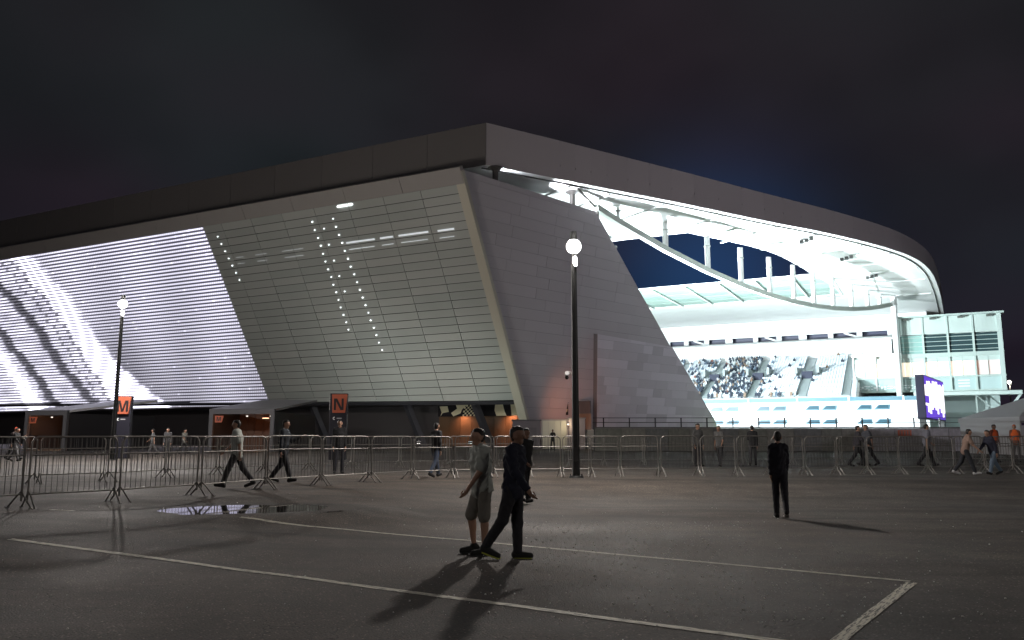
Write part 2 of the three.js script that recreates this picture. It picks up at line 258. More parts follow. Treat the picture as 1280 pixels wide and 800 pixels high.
// ------------------------------------------------------------------ end wall: slab with separate panels
{
  const O = new THREE.Vector3(-0.78, 0, -11.47), e1 = new THREE.Vector3(0.3395, 0, -1).normalize(), up = new THREE.Vector3(0, 1, 0.6), e2 = up.clone().addScaledVector(e1, -up.dot(e1)).normalize(), nn = e1.clone().cross(e2);
  const to2 = (x, y, z) => { const v = new THREE.Vector3(x, y, z).sub(O); return [v.dot(e1), v.dot(e2)]; };
  const at = (y, z) => to2(wallX(z, y), y, z);
  const ET = 26.52, poly = [at(0, -11.47), at(1.7, -45.9), at(3.65, -44), at(26.3, -15.06), at(26.52, 4.44)];
  const wall = mesh('end_wall', extrude(poly, 0.5).translate(0, 0, -0.6), std(0.08, 0.08, 0.085, 0.8), arena);
  wall.matrixAutoUpdate = true; wall.position.copy(O); wall.quaternion.setFromRotationMatrix(new THREE.Matrix4().makeBasis(e1, e2, nn));
  const clip = (sub, cl) => { let out = sub; for (let i = 0; i < cl.length; i++) { const a = cl[i], b = cl[(i + 1) % cl.length], inp = out; out = []; const side = (p) => (b[0] - a[0]) * (p[1] - a[1]) - (b[1] - a[1]) * (p[0] - a[0]); for (let k = 0; k < inp.length; k++) { const p = inp[k], q = inp[(k + 1) % inp.length], sp = side(p), sq = side(q); if (sp >= 0) out.push(p); if (sp * sq < 0) { const t = sp / (sp - sq); out.push([p[0] + (q[0] - p[0]) * t, p[1] + (q[1] - p[1]) * t]); } } if (!out.length) return out; } return out; };
  const area = (p) => p.reduce((s, a, i) => { const b = p[(i + 1) % p.length]; return s + a[0] * b[1] - a[1] * b[0]; }, 0) / 2;
  function lay(target, cl, rowH, w0, w1, gap, depth, z, mats, h0, sd) {
    const ys = cl.map((p) => p[1]), xs = cl.map((p) => p[0]); let r = 0;
    for (let y = h0; y < Math.max(...ys); y += rowH, r++) {
      let x = Math.min(...xs) - hash(r, sd, 1) * w1, k = 0;
      while (x < Math.max(...xs)) {
        const w = lerp(w0, w1, hash(r, k, sd)), c = clip([[x + gap, y + gap], [x + w - gap, y + gap], [x + w - gap, y + rowH - gap], [x + gap, y + rowH - gap]], cl);
        if (c.length > 2 && area(c) > 0.12) { const m = mesh('wall_panel', extrude(c, depth), mats[Math.floor(hash(r, k, sd + 7) * mats.length)], target); m.position.z = z + 0.012 * hash(k, r, sd + 3); }
        x += w; k++;
      }
    }
  }
  lay(wall, poly, 1.16, 4.2, 7.6, 0.010, 0.08, -0.1, wallTones, -0.3, 21);
  const bx = [at(1.9, -20.85), at(1.75, -45.8), at(3.65, -44), at(12.54, -32.1), at(12.87, -18.17)];
  const slab = mesh('end_wall_block', extrude(bx, 0.55).translate(0, 0, 0.02), std(0.22, 0.21, 0.22, 0.7), arena); slab.position.copy(wall.position); slab.quaternion.copy(wall.quaternion);
  lay(slab, bx, 1.05, 1.7, 4.2, 0.01, 0.07, 0.57, boxTones, 1.0, 37);
  // posts between end wall and roof
  for (const [z, h] of [[-1.2, 1.6], [-12.2, 1.9]]) mesh('roof_post', merge([bar([wallX(z, 26) - 0.6, 25.8, z], [wallX(z, 26) - 0.6, 28.1, z], 0.3, 10), new THREE.ConeGeometry(0.8, 0.5, 10).rotateX(Math.PI).translate(wallX(z, 26) - 0.6, 27.75, z)]), std(0.08, 0.075, 0.07, 0.6), arena);
}
// recessed ground floor under the leaning glass: black wall, warm timber lining near the end wall, leaning columns, banner
{
  const recessM = std(0.075, 0.068, 0.07, 0.6), timber = [0.16, 0.19, 0.135].map((v) => std(v, v * 0.58, v * 0.32, 0.35));
  mesh('recess_wall', box(190, 5.2, 0.3, -20 - 95, 2.6, -17.6), recessM, arena);
  mesh('recess_wall', box(24, 5.2, 0.3, -8.2, 2.6, -17.75), recessM, arena);
  for (let k = 0; k < 13; k++) mesh('timber_panel', box(1.52, 3.7, 0.08, 3.2 - k * 1.55, 1.9, -17.5), timber[k % 3], arena);
  mesh('recess_ceiling', box(205, 0.15, 9, -103.6, 5.02, -13.2), recessM, arena);
  const colM = std(0.06, 0.06, 0.07, 0.5);
  for (const x of [-2.6, -8.2, -17.5, -32, -46]) mesh('leaning_column', beam([x + 0.9, -0.1, -14.9], [x - 0.2, 5.1, -12.6], 0.85, 0.6), colM, arena);
  for (let k = 0; k < 3; k++) { // linear lamps that wash the timber
    const x = 0.6 - k * 6.6, lamp = mesh('wall_washer_lamp', box(0.45, 0.12, 0.14, x, 4.25, -16.6), glow(1, 0.62, 0.34, 2.5), arena);
    const l = new THREE.SpotLight(0xffb488, [22, 40, 30][k], 0, 1.1, 0.8); l.position.set(x, 4.1, -16.5); l.target.position.set(x + 0.2, 0.8, -17.6); l.castShadow = true; l.shadow.radius = 5; arena.add(l, l.target);
  }
  // printed banner of black and cream shapes hung in the recess
  const cv = document.createElement('canvas'); cv.width = 1024; cv.height = 96; const c = cv.getContext('2d');
  c.fillStyle = '#120c12'; c.fillRect(0, 0, 1024, 96); c.fillStyle = '#d8cfae';
  const pol = (...p) => { c.beginPath(); c.moveTo(p[0], p[1]); for (let i = 2; i < p.length; i += 2) c.lineTo(p[i], p[i + 1]); c.closePath(); c.fill(); };
  pol(10, 8, 80, 8, 92, 56, 40, 66, 20, 96, 30, 60); pol(130, 96, 110, 66, 160, 30, 150, 0, 240, 0, 200, 40, 190, 70);
  for (let i = 0; i < 9; i++) for (let j = 0; j < 6; j++) if ((i + j) % 2) pol(222 + i * 15 - j * 3, j * 16, 236 + i * 15 - j * 3, j * 16, 233 + i * 15 - j * 3, j * 16 + 15, 219 + i * 15 - j * 3, j * 16 + 15);
  pol(470, 0, 530, 0, 545, 60, 560, 96, 480, 96, 465, 50); pol(590, 0, 640, 0, 650, 60, 690, 70, 700, 96, 600, 96); pol(670, 6, 730, 6, 736, 50, 676, 50); pol(742, 58, 800, 70, 850, 60, 850, 96, 746, 96); pol(790, 10, 840, 20, 850, 44, 800, 46);
  for (let i = 0; i < 6; i++) for (let j = 0; j < 4; j++) if ((i + j) % 2) pol(900 + i * 20, j * 24, 920 + i * 20, j * 24, 916 + i * 20, j * 24 + 24, 896 + i * 20, j * 24 + 24);
  const tx = new THREE.CanvasTexture(cv); tx.colorSpace = THREE.SRGBColorSpace;
  const b = thing('printed_banner', 'long banner of black and cream shapes hung above the timber wall under the glass facade', 'banner', ORG, TURN);
  mesh('banner_sheet', new THREE.PlaneGeometry(17.2, 1.35, 30, 1), new THREE.MeshStandardMaterial({ map: tx, roughness: 0.8 }), b).position.set(-6.8, 4.25, -16.0);
  mesh('banner_rail', bar([-15.5, 4.95, -16.0], [1.9, 4.95, -16.0], 0.03), colM, b);
}

// ------------------------------------------------------------------ roof: flat white soffit with an opening over the pitch, deep fascia
const H0 = 28;
const rim = [[-2.6, 76.7, 32.4], [4.2, 80.7, 32.25], [10.5, 84.5, 32.1], [20.2, 90.3, 31.85], [32.3, 98, 31.6], [42.6, 104.2, 31.3], [54.3, 112.6, 31.1], [61.0, 118.8, 30.9], [67.9, 127.6, 31.0], [77.9, 143.8, 31.6], [95.4, 174.6, 32.2]].map(([X, D, y]) => { const l = loc(X, D); return new THREE.Vector3(l[0], y, l[1]); });
const roof = thing('stadium_roof', 'wide flat stadium roof with deep grey fascia and white underside open over the pitch', 'roof', ORG, TURN);
{
  const curve = new THREE.CatmullRomCurve3(rim.slice(1), false, 'centripetal'), end = [rim[0], ...curve.getPoints(64)];
  const far = loc(95.4, 174.6), outline = [...end.map((v) => [v.x, v.z])]; const tail = [[far[0] - 2, far[1] - 6], [far[0] - 8, far[1] - 12], [-200, far[1] - 12], [-200, 0]];
  const full = [...outline, ...tail];
  const holePx = [[13.9, 108.5], [23.4, 103.7], [32.1, 109.9], [38.4, 115.4], [45.3, 124.3], [50.7, 132], [57.5, 141.4], [64.8, 154]].map(([X, D]) => loc(X, D));
  const zE = holePx[0][1], hc = new THREE.CatmullRomCurve3(holePx.slice(1).map((p) => new THREE.Vector3(p[0], 0, p[1])), false, 'centripetal').getPoints(24).map((v) => [v.x, v.z]);
  const hole = [[-190, zE], [holePx[1][0], zE], ...hc.slice(1), [hc[hc.length - 1][0] - 3, -96.5], [-190, -96.5]];
  const sh = new THREE.Shape(full.map((p) => new THREE.Vector2(p[0], -p[1]))); sh.holes.push(new THREE.Path(hole.map((p) => new THREE.Vector2(p[0], -p[1]))));
  const flat = new THREE.ShapeGeometry(sh).rotateX(-Math.PI / 2);
  const white = std(0.80, 0.82, 0.81, 0.6), fasciaM = [0.42, 0.435, 0.41].map((v) => std(v, v * 0.93, v * 0.93, 0.6));
  mesh('soffit', flat.clone().translate(0, H0, 0), white, roof);
  mesh('roof_top', flat.clone().translate(0, H0 + 1.6, 0), std(0.3, 0.3, 0.3, 0.8), roof);
  const q = []; for (let i = 0; i < hole.length; i++) { const a = hole[i], b = hole[(i + 1) % hole.length]; q.push([[a[0], H0, a[1]], [b[0], H0, b[1]], [b[0], H0 + 1.6, b[1]], [a[0], H0 + 1.6, a[1]]]); }
  mesh('opening_edge', quadGeo(q), white, roof);
  // fascia panels along the end curve
  const off = (i) => { const a = end[Math.max(0, i - 1)], b = end[Math.min(end.length - 1, i + 1)], dx = b.x - a.x, dz = b.z - a.z, l = Math.hypot(dx, dz); return [dz / l, -dx / l]; };
  let k = 0;
  for (let i = 0; i < end.length - 1; i += 2) {
    const qs = []; const j = Math.min(end.length - 1, i + 2), ids = []; for (let m = i; m <= j; m++) ids.push(m);
    for (let m = 0; m < ids.length - 1; m++) {
      const f = (id, out) => { const v = end[id], o = off(id), t = id === i ? 0.02 : id === j ? -0.02 : 0; return [v.x - o[0] * out - o[1] * t, v.y, v.z - o[1] * out + o[0] * t]; };
      const A = f(ids[m], 0.02), B = f(ids[m + 1], 0.02), A2 = f(ids[m], -0.5), B2 = f(ids[m + 1], -0.5), lo = H0 + 0.03, L = (p, y) => [p[0], y, p[2]];
      qs.push([L(A, lo), L(B, lo), B, A], [L(B2, lo), L(A2, lo), A2, B2], [A, B, B2, A2], [L(A2, lo), L(B2, lo), L(B, lo), L(A, lo)]);
    }
    mesh('fascia_panel', quadGeo(qs), fasciaM[[0, 0, 1, 0, 2, 0, 0, 1][k++ % 8]], roof);
  }
  // fascia along the glass side
  const dark = [0.15, 0.155, 0.146].map((v) => std(v, v * 0.93, v * 0.88, 0.65));
  for (let m = 0; m < 28; m++) mesh('fascia_panel', box(6.95, 4.38, 0.4, -3.5 - m * 7, H0 + 2.22, -0.2), dark[[0, 0, 1, 0, 2][m % 5]], roof);
  // drip channel inside the fascia foot
  const gp = end.map((v, i) => { const o = off(i); return new THREE.Vector3(v.x + o[0] * 0.9, H0 - 0.05, v.z + o[1] * 0.9); });
  mesh('drip_channel', new THREE.TubeGeometry(new THREE.CatmullRomCurve3(gp), 120, 0.09, 5), std(0.05, 0.05, 0.05, 0.5), roof);
  // radial ribs under the end of the roof
  const ribM = std(0.72, 0.74, 0.73, 0.6);
  for (let i = 4; i < 60; i += 5) { const v = end[i], o = off(i); mesh('soffit_rib', beam([v.x + o[0] * 1.4, H0 - 0.07, v.z + o[1] * 1.4], [v.x + o[0] * 11, H0 - 0.07, v.z + o[1] * 11], 0.35, 0.14), ribM, roof); }
  // translucent glazed strip along the far side of the opening
  const gm = [0, 1].map((s) => new THREE.MeshPhysicalMaterial({ color: new THREE.Color(0.28 + 0.05 * s, 0.40 + 0.04 * s, 0.36 + 0.04 * s), roughness: 0.5 })), mm = std(0.7, 0.74, 0.72, 0.5);
  const strip = mesh('glazed_strip', merge([box(120, 0.3, 0.25, -36, H0 + 0.2, -74), box(120, 0.3, 0.3, -30, H0 + 0.2, -96.3)]), mm, roof);
  for (let c = 0; c < 16; c++) {
    const x = 27.8 - c * 6.2; mesh('glazing_bar', box(0.3, 0.35, 22.3, x + 3.1, H0 + 0.1, -85.2), mm, strip);
    for (let r = 0; r < 5; r++) { mesh('roof_pane', box(5.85, 0.08, 4.1, x, H0 + 0.25, -76.2 - r * 4.46), gm[(c + r) % 2], strip); }
  }
}
// hanging truss across the open end: bowed chord, struts up to the soffit
{
  const t = thing('roof_truss', 'pale bowed steel truss with upright struts hanging below the white roof underside', 'truss', ORG, TURN);
  const A = loc(9.5, 88.56), Z = loc(75.38, 155.61), steel = std(0.42, 0.46, 0.42, 0.5), strutM = std(0.75, 0.77, 0.76, 0.5);
  const pt = (s) => [lerp(A[0], Z[0], s), 27.1 - 5.05 * (1 - (2 * s - 1) ** 2) + 0.1 * s, lerp(A[1], Z[1], s)];
  const ss = [0, 0.046, 0.15, 0.257, 0.353, 0.445, 0.53, 0.607, 0.688, 0.773, 0.852, 0.917, 1];
  for (let i = 0; i < ss.length - 1; i++) { const a = pt(ss[i]), b = pt(ss[i + 1]); mesh('chord', merge([beam(a, b, 0.9, 0.55), beam([a[0] + 0.35, a[1] - 0.35, a[2] + 0.35], [b[0] + 0.35, b[1] - 0.35, b[2] + 0.35], 0.35, 0.3)]), steel, t); }
  for (let i = 1; i < ss.length - 1; i++) { const a = pt(ss[i]), s = mesh('strut', bar(a, [a[0], H0, a[2]], i === 1 ? 0.2 : 0.36, 12), strutM, t); mesh('collar', new THREE.CylinderGeometry(0.46, 0.46, 0.14, 12).translate(a[0], lerp(a[1], H0, 0.72), a[2]), steel, s); }
  const a = pt(0); mesh('hanger', merge([bar(a, [a[0] - 0.2, H0, a[2] + 5], 0.16, 8), bar(a, [a[0], 25.2, a[2] - 0.4], 0.4, 8)]), std(0.2, 0.2, 0.18, 0.5), t);
}
{ // far tall column under the truss end
  const c = thing('roof_column', 'tall slender white column carrying the far end of the roof truss', 'column', ORG, TURN);
  mesh('shaft', bar([33.3, 1.9, -103], [33.3, H0 - 0.01, -103], 0.55, 16), std(0.75, 0.77, 0.76, 0.5), c); mesh('base', bar([33.3, 1.9, -103], [33.3, 2.5, -103], 0.9, 16), std(0.5, 0.5, 0.5, 0.6), c);
}

// ------------------------------------------------------------------ raised deck and pitch behind the retaining wall
{
  const pts = [[7.2, 82], [7.2, 66.3], [400, 66.3], [400, 520], [-160, 520], [-160, 210], [40, 108]].map(([X, D]) => [X, D]);
  const sh = new THREE.Shape(pts.map((p) => new THREE.Vector2(p[0], p[1])));
  const g = new THREE.ExtrudeGeometry(sh, { depth: 1.8, bevelEnabled: false }).rotateX(-Math.PI / 2); g.translate(0, 0.05, 0);
  structure('raised_deck', g, std(0.28, 0.28, 0.28, 0.75), 'raised paved deck between the retaining wall and the stadium opening');
  const l = [[20, -44], [20, -92], [-190, -92], [-190, -44]].map(([x, z]) => [x, z]);
  const pg = new THREE.ShapeGeometry(new THREE.Shape(l.map((p) => new THREE.Vector2(p[0], -p[1])))).rotateX(-Math.PI / 2).translate(0, 1.87, 0);
  const m = structure('pitch', pg, std(0.09, 0.16, 0.05, 0.8), 'floodlit grass pitch inside the stadium'); m.position.set(...ORG); m.rotation.y = TURN;
}
// ------------------------------------------------------------------ far grandstand
const whiteC = std(0.74, 0.75, 0.75, 0.6), tealC = std(0.10, 0.20, 0.25, 0.5), tealDark = std(0.03, 0.08, 0.11, 0.3);
const stand = thing('grandstand', 'white grandstand with a raked seat tier over two rows of slanted windows', 'grandstand', ORG, TURN);
const stepCount = 27, tierZ0 = -96, tierY0 = 8.3, tierDZ = -22 / stepCount, tierDY = 9.5 / stepCount;
{
  const st = []; for (let r = 0; r < stepCount; r++) st.push(box(150, tierDY + 0.05, -tierDZ, -49, tierY0 + tierDY * (r + 0.5), tierZ0 + tierDZ * (r + 0.5)));
  mesh('seating_tier', merge(st), std(0.40, 0.44, 0.46, 0.8), stand);
  mesh('tier_underside', quadGeo([[[26, tierY0, -96.1], [-124, tierY0, -96.1], [-124, 17.7, -118], [26, 17.7, -118]]]), whiteC, stand);
  mesh('tier_side', extrude([[96, 8.2], [118, 17.7], [118, 2], [96, 2]], 0.3).rotateY(Math.PI / 2).translate(26, 0, 0), whiteC, stand);
  mesh('parapet', box(162, 0.75, 0.25, -43, 8.1, -95.6), tealC, stand);
  for (let k = 0; k < 15; k++) mesh('parapet_post', box(0.3, 0.95, 0.35, 34 - k * 9.2, 8.1, -95.6), whiteC, stand);
  mesh('front_wall', box(162, 5.95, 0.4, -43, 4.75, -95.9), whiteC, stand);
  mesh('back_wall', box(156, 4.1, 0.4, -46, 19.85, -119.2), whiteC, stand);
  mesh('back_wall_upper', box(170, 3.4, 0.4, -46, 26.2, -126), whiteC, stand);
  mesh('back_roof', box(170, 0.3, 7, -46, 21.75, -122.6), whiteC, stand);
  for (let k = 0; k < 11; k++) for (const [y0, y1] of [[6.05, 7.0], [3.45, 4.35]]) for (const s of [0, 1]) {
    const x = 31.6 - k * 9.1 - s * 3.0, sl = 0.9, g = extrude([[0, 0], [2.7, 0], [2.7 + (s ? 0 : 0.2), y1 - y0], [sl, y1 - y0]], 0.1);
    const w = mesh('window', g, tealC, stand); w.position.set(x - 2.7, y0, -95.72); mesh('pane', extrude([[0.45, 0.25], [2.55, 0.25], [2.55, y1 - y0 - 0.1], [1.05, y1 - y0 - 0.1]], 0.04), tealDark, w).position.z = 0.1;
  }
  // slot windows below the roof
  const slot = std(0.07, 0.075, 0.13, 0.4), x0s = [32, 25.5, 19.5, 13.5, 8.3, 3.0, -3.2, -8.5, -13.5, -18.4, -23];
  mesh('slot_beam', box(170, 0.5, 0.5, -46, 24.45, -125.6), whiteC, stand); mesh('slot_sill', box(170, 1.2, 0.5, -46, 22.4, -125.6), whiteC, stand);
  mesh('slot_back', box(170, 3, 0.3, -46, 23.4, -127.4), slot, stand);
  x0s.forEach((x, i) => { mesh('slot_post', box(i % 3 ? 1.1 : 1.7, 1.3, 0.5, x, 23.6, -125.6), whiteC, stand); if (i % 3 === 1) mesh('slot_brace', beam([x - 0.4, 23.05, -125.65], [x - 3.2, 24.15, -125.65], 0.4, 0.4), whiteC, stand); });
  // stair aisles and tunnel mouths
  const grey = std(0.30, 0.34, 0.35, 0.8), holeM = std(0.02, 0.025, 0.05, 0.7);
  for (const [x, k] of [[-11, 0], [-2.5, 1], [6.6, 1], [16.4, 1], [24.2, 0]]) {
    const a = mesh('stair_aisle', beam([x, tierY0 + 0.5, tierZ0 - 0.4], [x, 17.9, -117.6], 1.5, 0.12), grey, stand);
    if (k) { mesh('tunnel_mouth', box(2.1, 1.7, 1.2, x, 13.5, -106.3), holeM, a); mesh('tunnel_wall', box(0.5, 1.3, 5.2, x - 2.1, 14.6, -108.2), grey, a); mesh('tunnel_wall', box(0.5, 1.3, 5.2, x + 2.1, 14.6, -108.2), grey, a); }
  }
}
{ // seats and spectators, countless at this distance
  const seat = merge([box(0.44, 0.06, 0.4, 0, 0.42, 0.05), box(0.44, 0.45, 0.06, 0, 0.66, -0.2)]);
  const aisles = [-11, -2.5, 6.6, 16.4, 24.2], spots = [], people = [];
  for (let r = 0; r < stepCount; r++) for (let x = -40; x < 25.5; x += 0.55) {
    const ai = aisles.some((a) => Math.abs(a - x) < 0.9), tun = [-2.5, 6.6, 16.4].some((a) => Math.abs(a - x) < 2.5) && r > 11 && r < 18; if (ai || tun) continue;
    spots.push([x, r]); const dens = x < -11 ? 0.35 : x < -2.5 ? 0.55 + (r < 10 ? 0.25 : -0.2) : x < 6.6 ? 0.72 : x < 8.5 ? 0.30 : x < 16.4 ? 0.03 + (r < 1 ? 0.3 : 0) : 0.02;
    if (hash(Math.round(x * 20), r, 71) < dens * (0.7 + 0.6 * fbm(x * 0.3, r * 0.3, 2, 0, 72))) people.push([x, r]);
  }
  const im = new THREE.InstancedMesh(seat, std(0.48, 0.53, 0.58, 0.5), spots.length), M = new THREE.Matrix4();
  const yz = (r) => [tierY0 + tierDY * (r + 1) + 0.02, tierZ0 + tierDZ * (r + 0.55)];
  spots.forEach(([x, r], i) => { const [y, z] = yz(r); im.setMatrixAt(i, M.makeTranslation(x, y, z)); });
  im.name = 'seats'; im.userData = { kind: 'stuff' }; stand.add(im);
  const fan = merge([new THREE.SphereGeometry(0.13, 6, 5).scale(0.85, 1.1, 0.95).translate(0, 1.22, 0), new THREE.CylinderGeometry(0.17, 0.2, 0.62, 7).scale(1.15, 1, 0.7).translate(0, 0.78, 0), box(0.4, 0.16, 0.5, 0, 0.52, 0.22), box(0.13, 0.45, 0.14, 0.11, 0.25, 0.42), box(0.13, 0.45, 0.14, -0.11, 0.25, 0.42), bar([0.24, 1.0, 0], [0.2, 0.58, 0.22], 0.06, 5), bar([-0.24, 1.0, 0], [-0.2, 0.58, 0.22], 0.06, 5)]);
  const cr = new THREE.InstancedMesh(fan, new THREE.MeshStandardMaterial({ roughness: 0.8 }), people.length), C = new THREE.Color();
  people.forEach(([x, r], i) => { const [y, z] = yz(r); cr.setMatrixAt(i, M.makeTranslation(x + rr(-0.08, 0.08), y, z + 0.05)); const k = rnd(); if (k < 0.45) C.setRGB(0.03, 0.04, 0.06); else if (k < 0.62) C.setRGB(0.10, 0.14, 0.19); else if (k < 0.635) C.setRGB(0.22, 0.1, 0.08); else if (k < 0.76) C.setRGB(0.22, 0.16, 0.12); else C.setRGB(0.55, 0.58, 0.6); cr.setColorAt(i, C); });
  cr.name = 'spectators'; cr.userData = { kind: 'stuff', label: 'crowd of spectators seated on the far grandstand tier', category: 'crowd' }; cr.position.set(...ORG); cr.rotation.y = TURN; scene.add(cr);
}
// ------------------------------------------------------------------ glazed wing at the right end of the grandstand
{
  const wing = thing('glazed_wing', 'pale green glazed building with a warm lit floor at the end of the grandstand', 'building', ORG, TURN);
  const pale = std(0.40, 0.48, 0.45, 0.5), frame = std(0.36, 0.44, 0.41, 0.5), tealG = new THREE.MeshPhysicalMaterial({ color: new THREE.Color(0.22, 0.36, 0.33), roughness: 0.15 }), darkG = new THREE.MeshPhysicalMaterial({ color: new THREE.Color(0.03, 0.055, 0.06), roughness: 0.1 }), span = new THREE.MeshPhysicalMaterial({ color: new THREE.Color(0.36, 0.47, 0.46), roughness: 0.2 });
  const warm = glow(1, 0.62, 0.38, 0.8), warm2 = glow(1, 0.76, 0.56, 1.0), brown = glow(0.9, 0.35, 0.18, 0.28);
  const z = -105;
  mesh('body', merge([box(16.6, 13.8, 18, 42.5, 17.2 - 0.4, z - 9.5), box(9, 7, 18, 29.9, 13.4, z - 9.5)]), std(0.5, 0.56, 0.53, 0.8), wing);
  mesh('top_fascia', box(17.4, 3.3, 0.5, 42.4, 22.2, z), pale, wing); mesh('roof_edge', rbox(18, 0.35, 1.6, 0.05, 42.5, 24.0, z + 0.3), frame, wing);
  for (let k = 0; k < 4; k++) mesh('roof_lamp', merge([box(0.9, 0.35, 0.5, 35 + k * 4.7, 23.5, z + 0.6), box(0.25, 0.3, 0.25, 36 + k * 4.7, 23.65, z + 0.5)]), std(0.08, 0.09, 0.08, 0.5), wing);
  mesh('floor_slab', box(17.4, 0.75, 0.7, 42.4, 16.5, z + 0.1), frame, wing); mesh('floor_slab', box(26.2, 0.35, 0.8, 38, 12.35, z + 0.15), frame, wing); mesh('floor_slab', box(26.2, 0.3, 0.7, 38, 9.75, z + 0.1), frame, wing); mesh('floor_slab', box(9, 0.5, 0.7, 29.5, 16.9, z + 0.1), whiteC, wing);
  const cols = [33.8, 37.9, 42.1, 46.3, 50.4];
  for (let i = 0; i < 4; i++) {
    const w = mesh('window', box(cols[i + 1] - cols[i] - 0.35, 3.5, 0.2, (cols[i] + cols[i + 1]) / 2, 18.65, z - 0.05), i < 1 ? tealG : darkG, wing);
    for (let r = 0; r < 4; r++) mesh('glazing_bar', box(cols[i + 1] - cols[i] - 0.3, 0.09, 0.2, (cols[i] + cols[i + 1]) / 2, 17.4 + r * 0.85, z + 0.1), frame, w);
    mesh('mullion', box(0.35, 14, 0.6, cols[i], 16.9, z + 0.12), frame, wing);
  }
  const lowC = [25.3, 29.3, 33.4, 37.9, 42.1, 46.3, 50.4];
  for (let i = 0; i < 6; i++) {
    const w = lowC[i + 1] - lowC[i] - 0.3, x = (lowC[i] + lowC[i + 1]) / 2;
    const win = mesh('window', box(w, 3.6, 0.2, x, 14.35, z - 0.05), i === 5 ? brown : i > 1 && i < 5 ? warm2 : i === 1 ? warm : std(0.7, 0.72, 0.68, 0.4), wing);
    mesh('window_head', box(w, 0.9, 0.1, x, 15.7, z + 0.1), pale, win);
    mesh('glazing_bar', box(0.1, 3.6, 0.14, x, 14.35, z + 0.12), frame, win);
    mesh('spandrel_pane', box(w, 2.25, 0.15, x, 11.05, z), span, wing);
    if (i < 2) mesh('mullion', box(0.25, 7.2, 0.5, lowC[i], 13.3, z + 0.1), whiteC, wing);
    if (i < 3) for (let k = 0; k < 14; k++) mesh('table_setting', box(0.25 + 0.3 * hash(k, i, 4), 0.14, 0.06, x - w / 2 + 0.2 + (k % 7) * 0.55, 10.2 + 0.42 * Math.floor(k / 7) + 0.3 * hash(k, i, 8), z + 0.12), std(0.8, 0.82, 0.82, 0.5), wing);
    if (i === 4) for (let r = 0; r < 3; r++) mesh('printed_line', box(1.9, 0.13, 0.04, x, 11.6 - r * 0.55, z + 0.1), std(0.8, 0.82, 0.82, 0.5), wing);
  }
  mesh('corner_column', box(0.75, 14.6, 0.9, 50.6, 16.9, z + 0.2), pale, wing);
  mesh('lower_block', box(13.2, 7.3, 8, 43.2, 5.6, z - 4.6), std(0.42, 0.52, 0.50, 0.6), wing); mesh('block_joint', box(0.12, 7.2, 0.1, 40.6, 5.6, z - 0.58), tealDark, wing);
  for (const x of [44.6, 47.6]) { const d = mesh('door', box(1.9, 2.4, 0.15, x, 3.1, z - 0.52), tealC, wing); mesh('door_panel', box(1.5, 0.8, 0.06, x, 3.7, z - 0.43), tealDark, d); }
  const can = mesh('canopy_beam', rbox(17.5, 0.75, 2.6, 0.12, 44.4, 9.05, z + 1.6), pale, wing);
  mesh('canopy_strut', merge([beam([53, 8.9, z + 1.6], [48.9, 3.1, z + 1.6], 0.4, 0.4), beam([45.9, 8.9, z + 1.6], [45.9, 3.4, z + 1.6], 0.22, 0.22), beam([45.9, 8.7, z + 1.6], [49.9, 4.7, z + 1.6], 0.14, 0.14), beam([45.9, 4.6, z + 1.6], [49.8, 4.6, z + 1.6], 0.14, 0.14), beam([45.9, 4.9, z + 1.6], [47.8, 6.6, z + 1.6], 0.12, 0.12)]), pale, can);
  const wl = new THREE.RectAreaLight(0xffc9a0, 0.8, 16, 3); wl.position.set(40, 14.3, z + 0.6); wl.rotation.y = Math.PI; wl.name = 'wing_window_light'; wing.add(wl);
}
// ------------------------------------------------------------------ floodlights on the stand fronts inside the arena
const floodGroup = 'floodlight banks inside the arena';
function flood(pos, aim, I, angle, radius = 30) {
  const f = thing('floodlight_bank', 'bank of floodlight heads on the near stand, lighting the inside of the arena', 'floodlight', ORG, TURN, floodGroup);
  const o = mesh('housing', rbox(2.6, 1.5, 0.5, 0.05), std(0.06, 0.06, 0.06, 0.5), f); o.position.set(...pos); o.lookAt(new THREE.Vector3(...aim).applyMatrix4(f.matrixWorld.compose(f.position, f.quaternion, f.scale)));
  for (let k = 0; k < 6; k++) mesh('lens', new THREE.CylinderGeometry(0.3, 0.34, 0.12, 12).rotateX(Math.PI / 2).translate(-0.82 + (k % 3) * 0.82, k < 3 ? 0.36 : -0.36, 0.29), glow(0.95, 1, 1, 8), o);
  mesh('bracket', merge([box(0.1, 1.4, 0.1, -1.35, -0.6, 0), box(0.1, 1.4, 0.1, 1.35, -0.6, 0), box(2.8, 0.1, 0.1, 0, -1.3, 0)]), std(0.1, 0.1, 0.1, 0.5), o);
  const l = new THREE.SpotLight(0xeefaff, I, 0, angle, 0.7); const d = new THREE.Vector3(...aim).sub(new THREE.Vector3(...pos)).normalize(); l.position.set(pos[0] + d.x * 0.7, pos[1] + d.y * 0.7, pos[2] + d.z * 0.7); l.target.position.set(...aim); l.castShadow = true; l.shadow.radius = radius; f.add(l, l.target);
}
flood([-6, 7, -50], [30, 28, -62], 26000, 1.25);
flood([-20, 7, -52], [10, 28, -96], 20000, 1.3);
flood([2, 5, -58], [12, 28, -18], 22000, 1.15);
flood([-14, 26.3, -34], [2, 10, -110], 4200, 1.0);
flood([-40, 26.3, -34], [-10, 10, -112], 4200, 1.0);
flood([0, 26.3, -35], [36, 12, -108], 1300, 0.8);
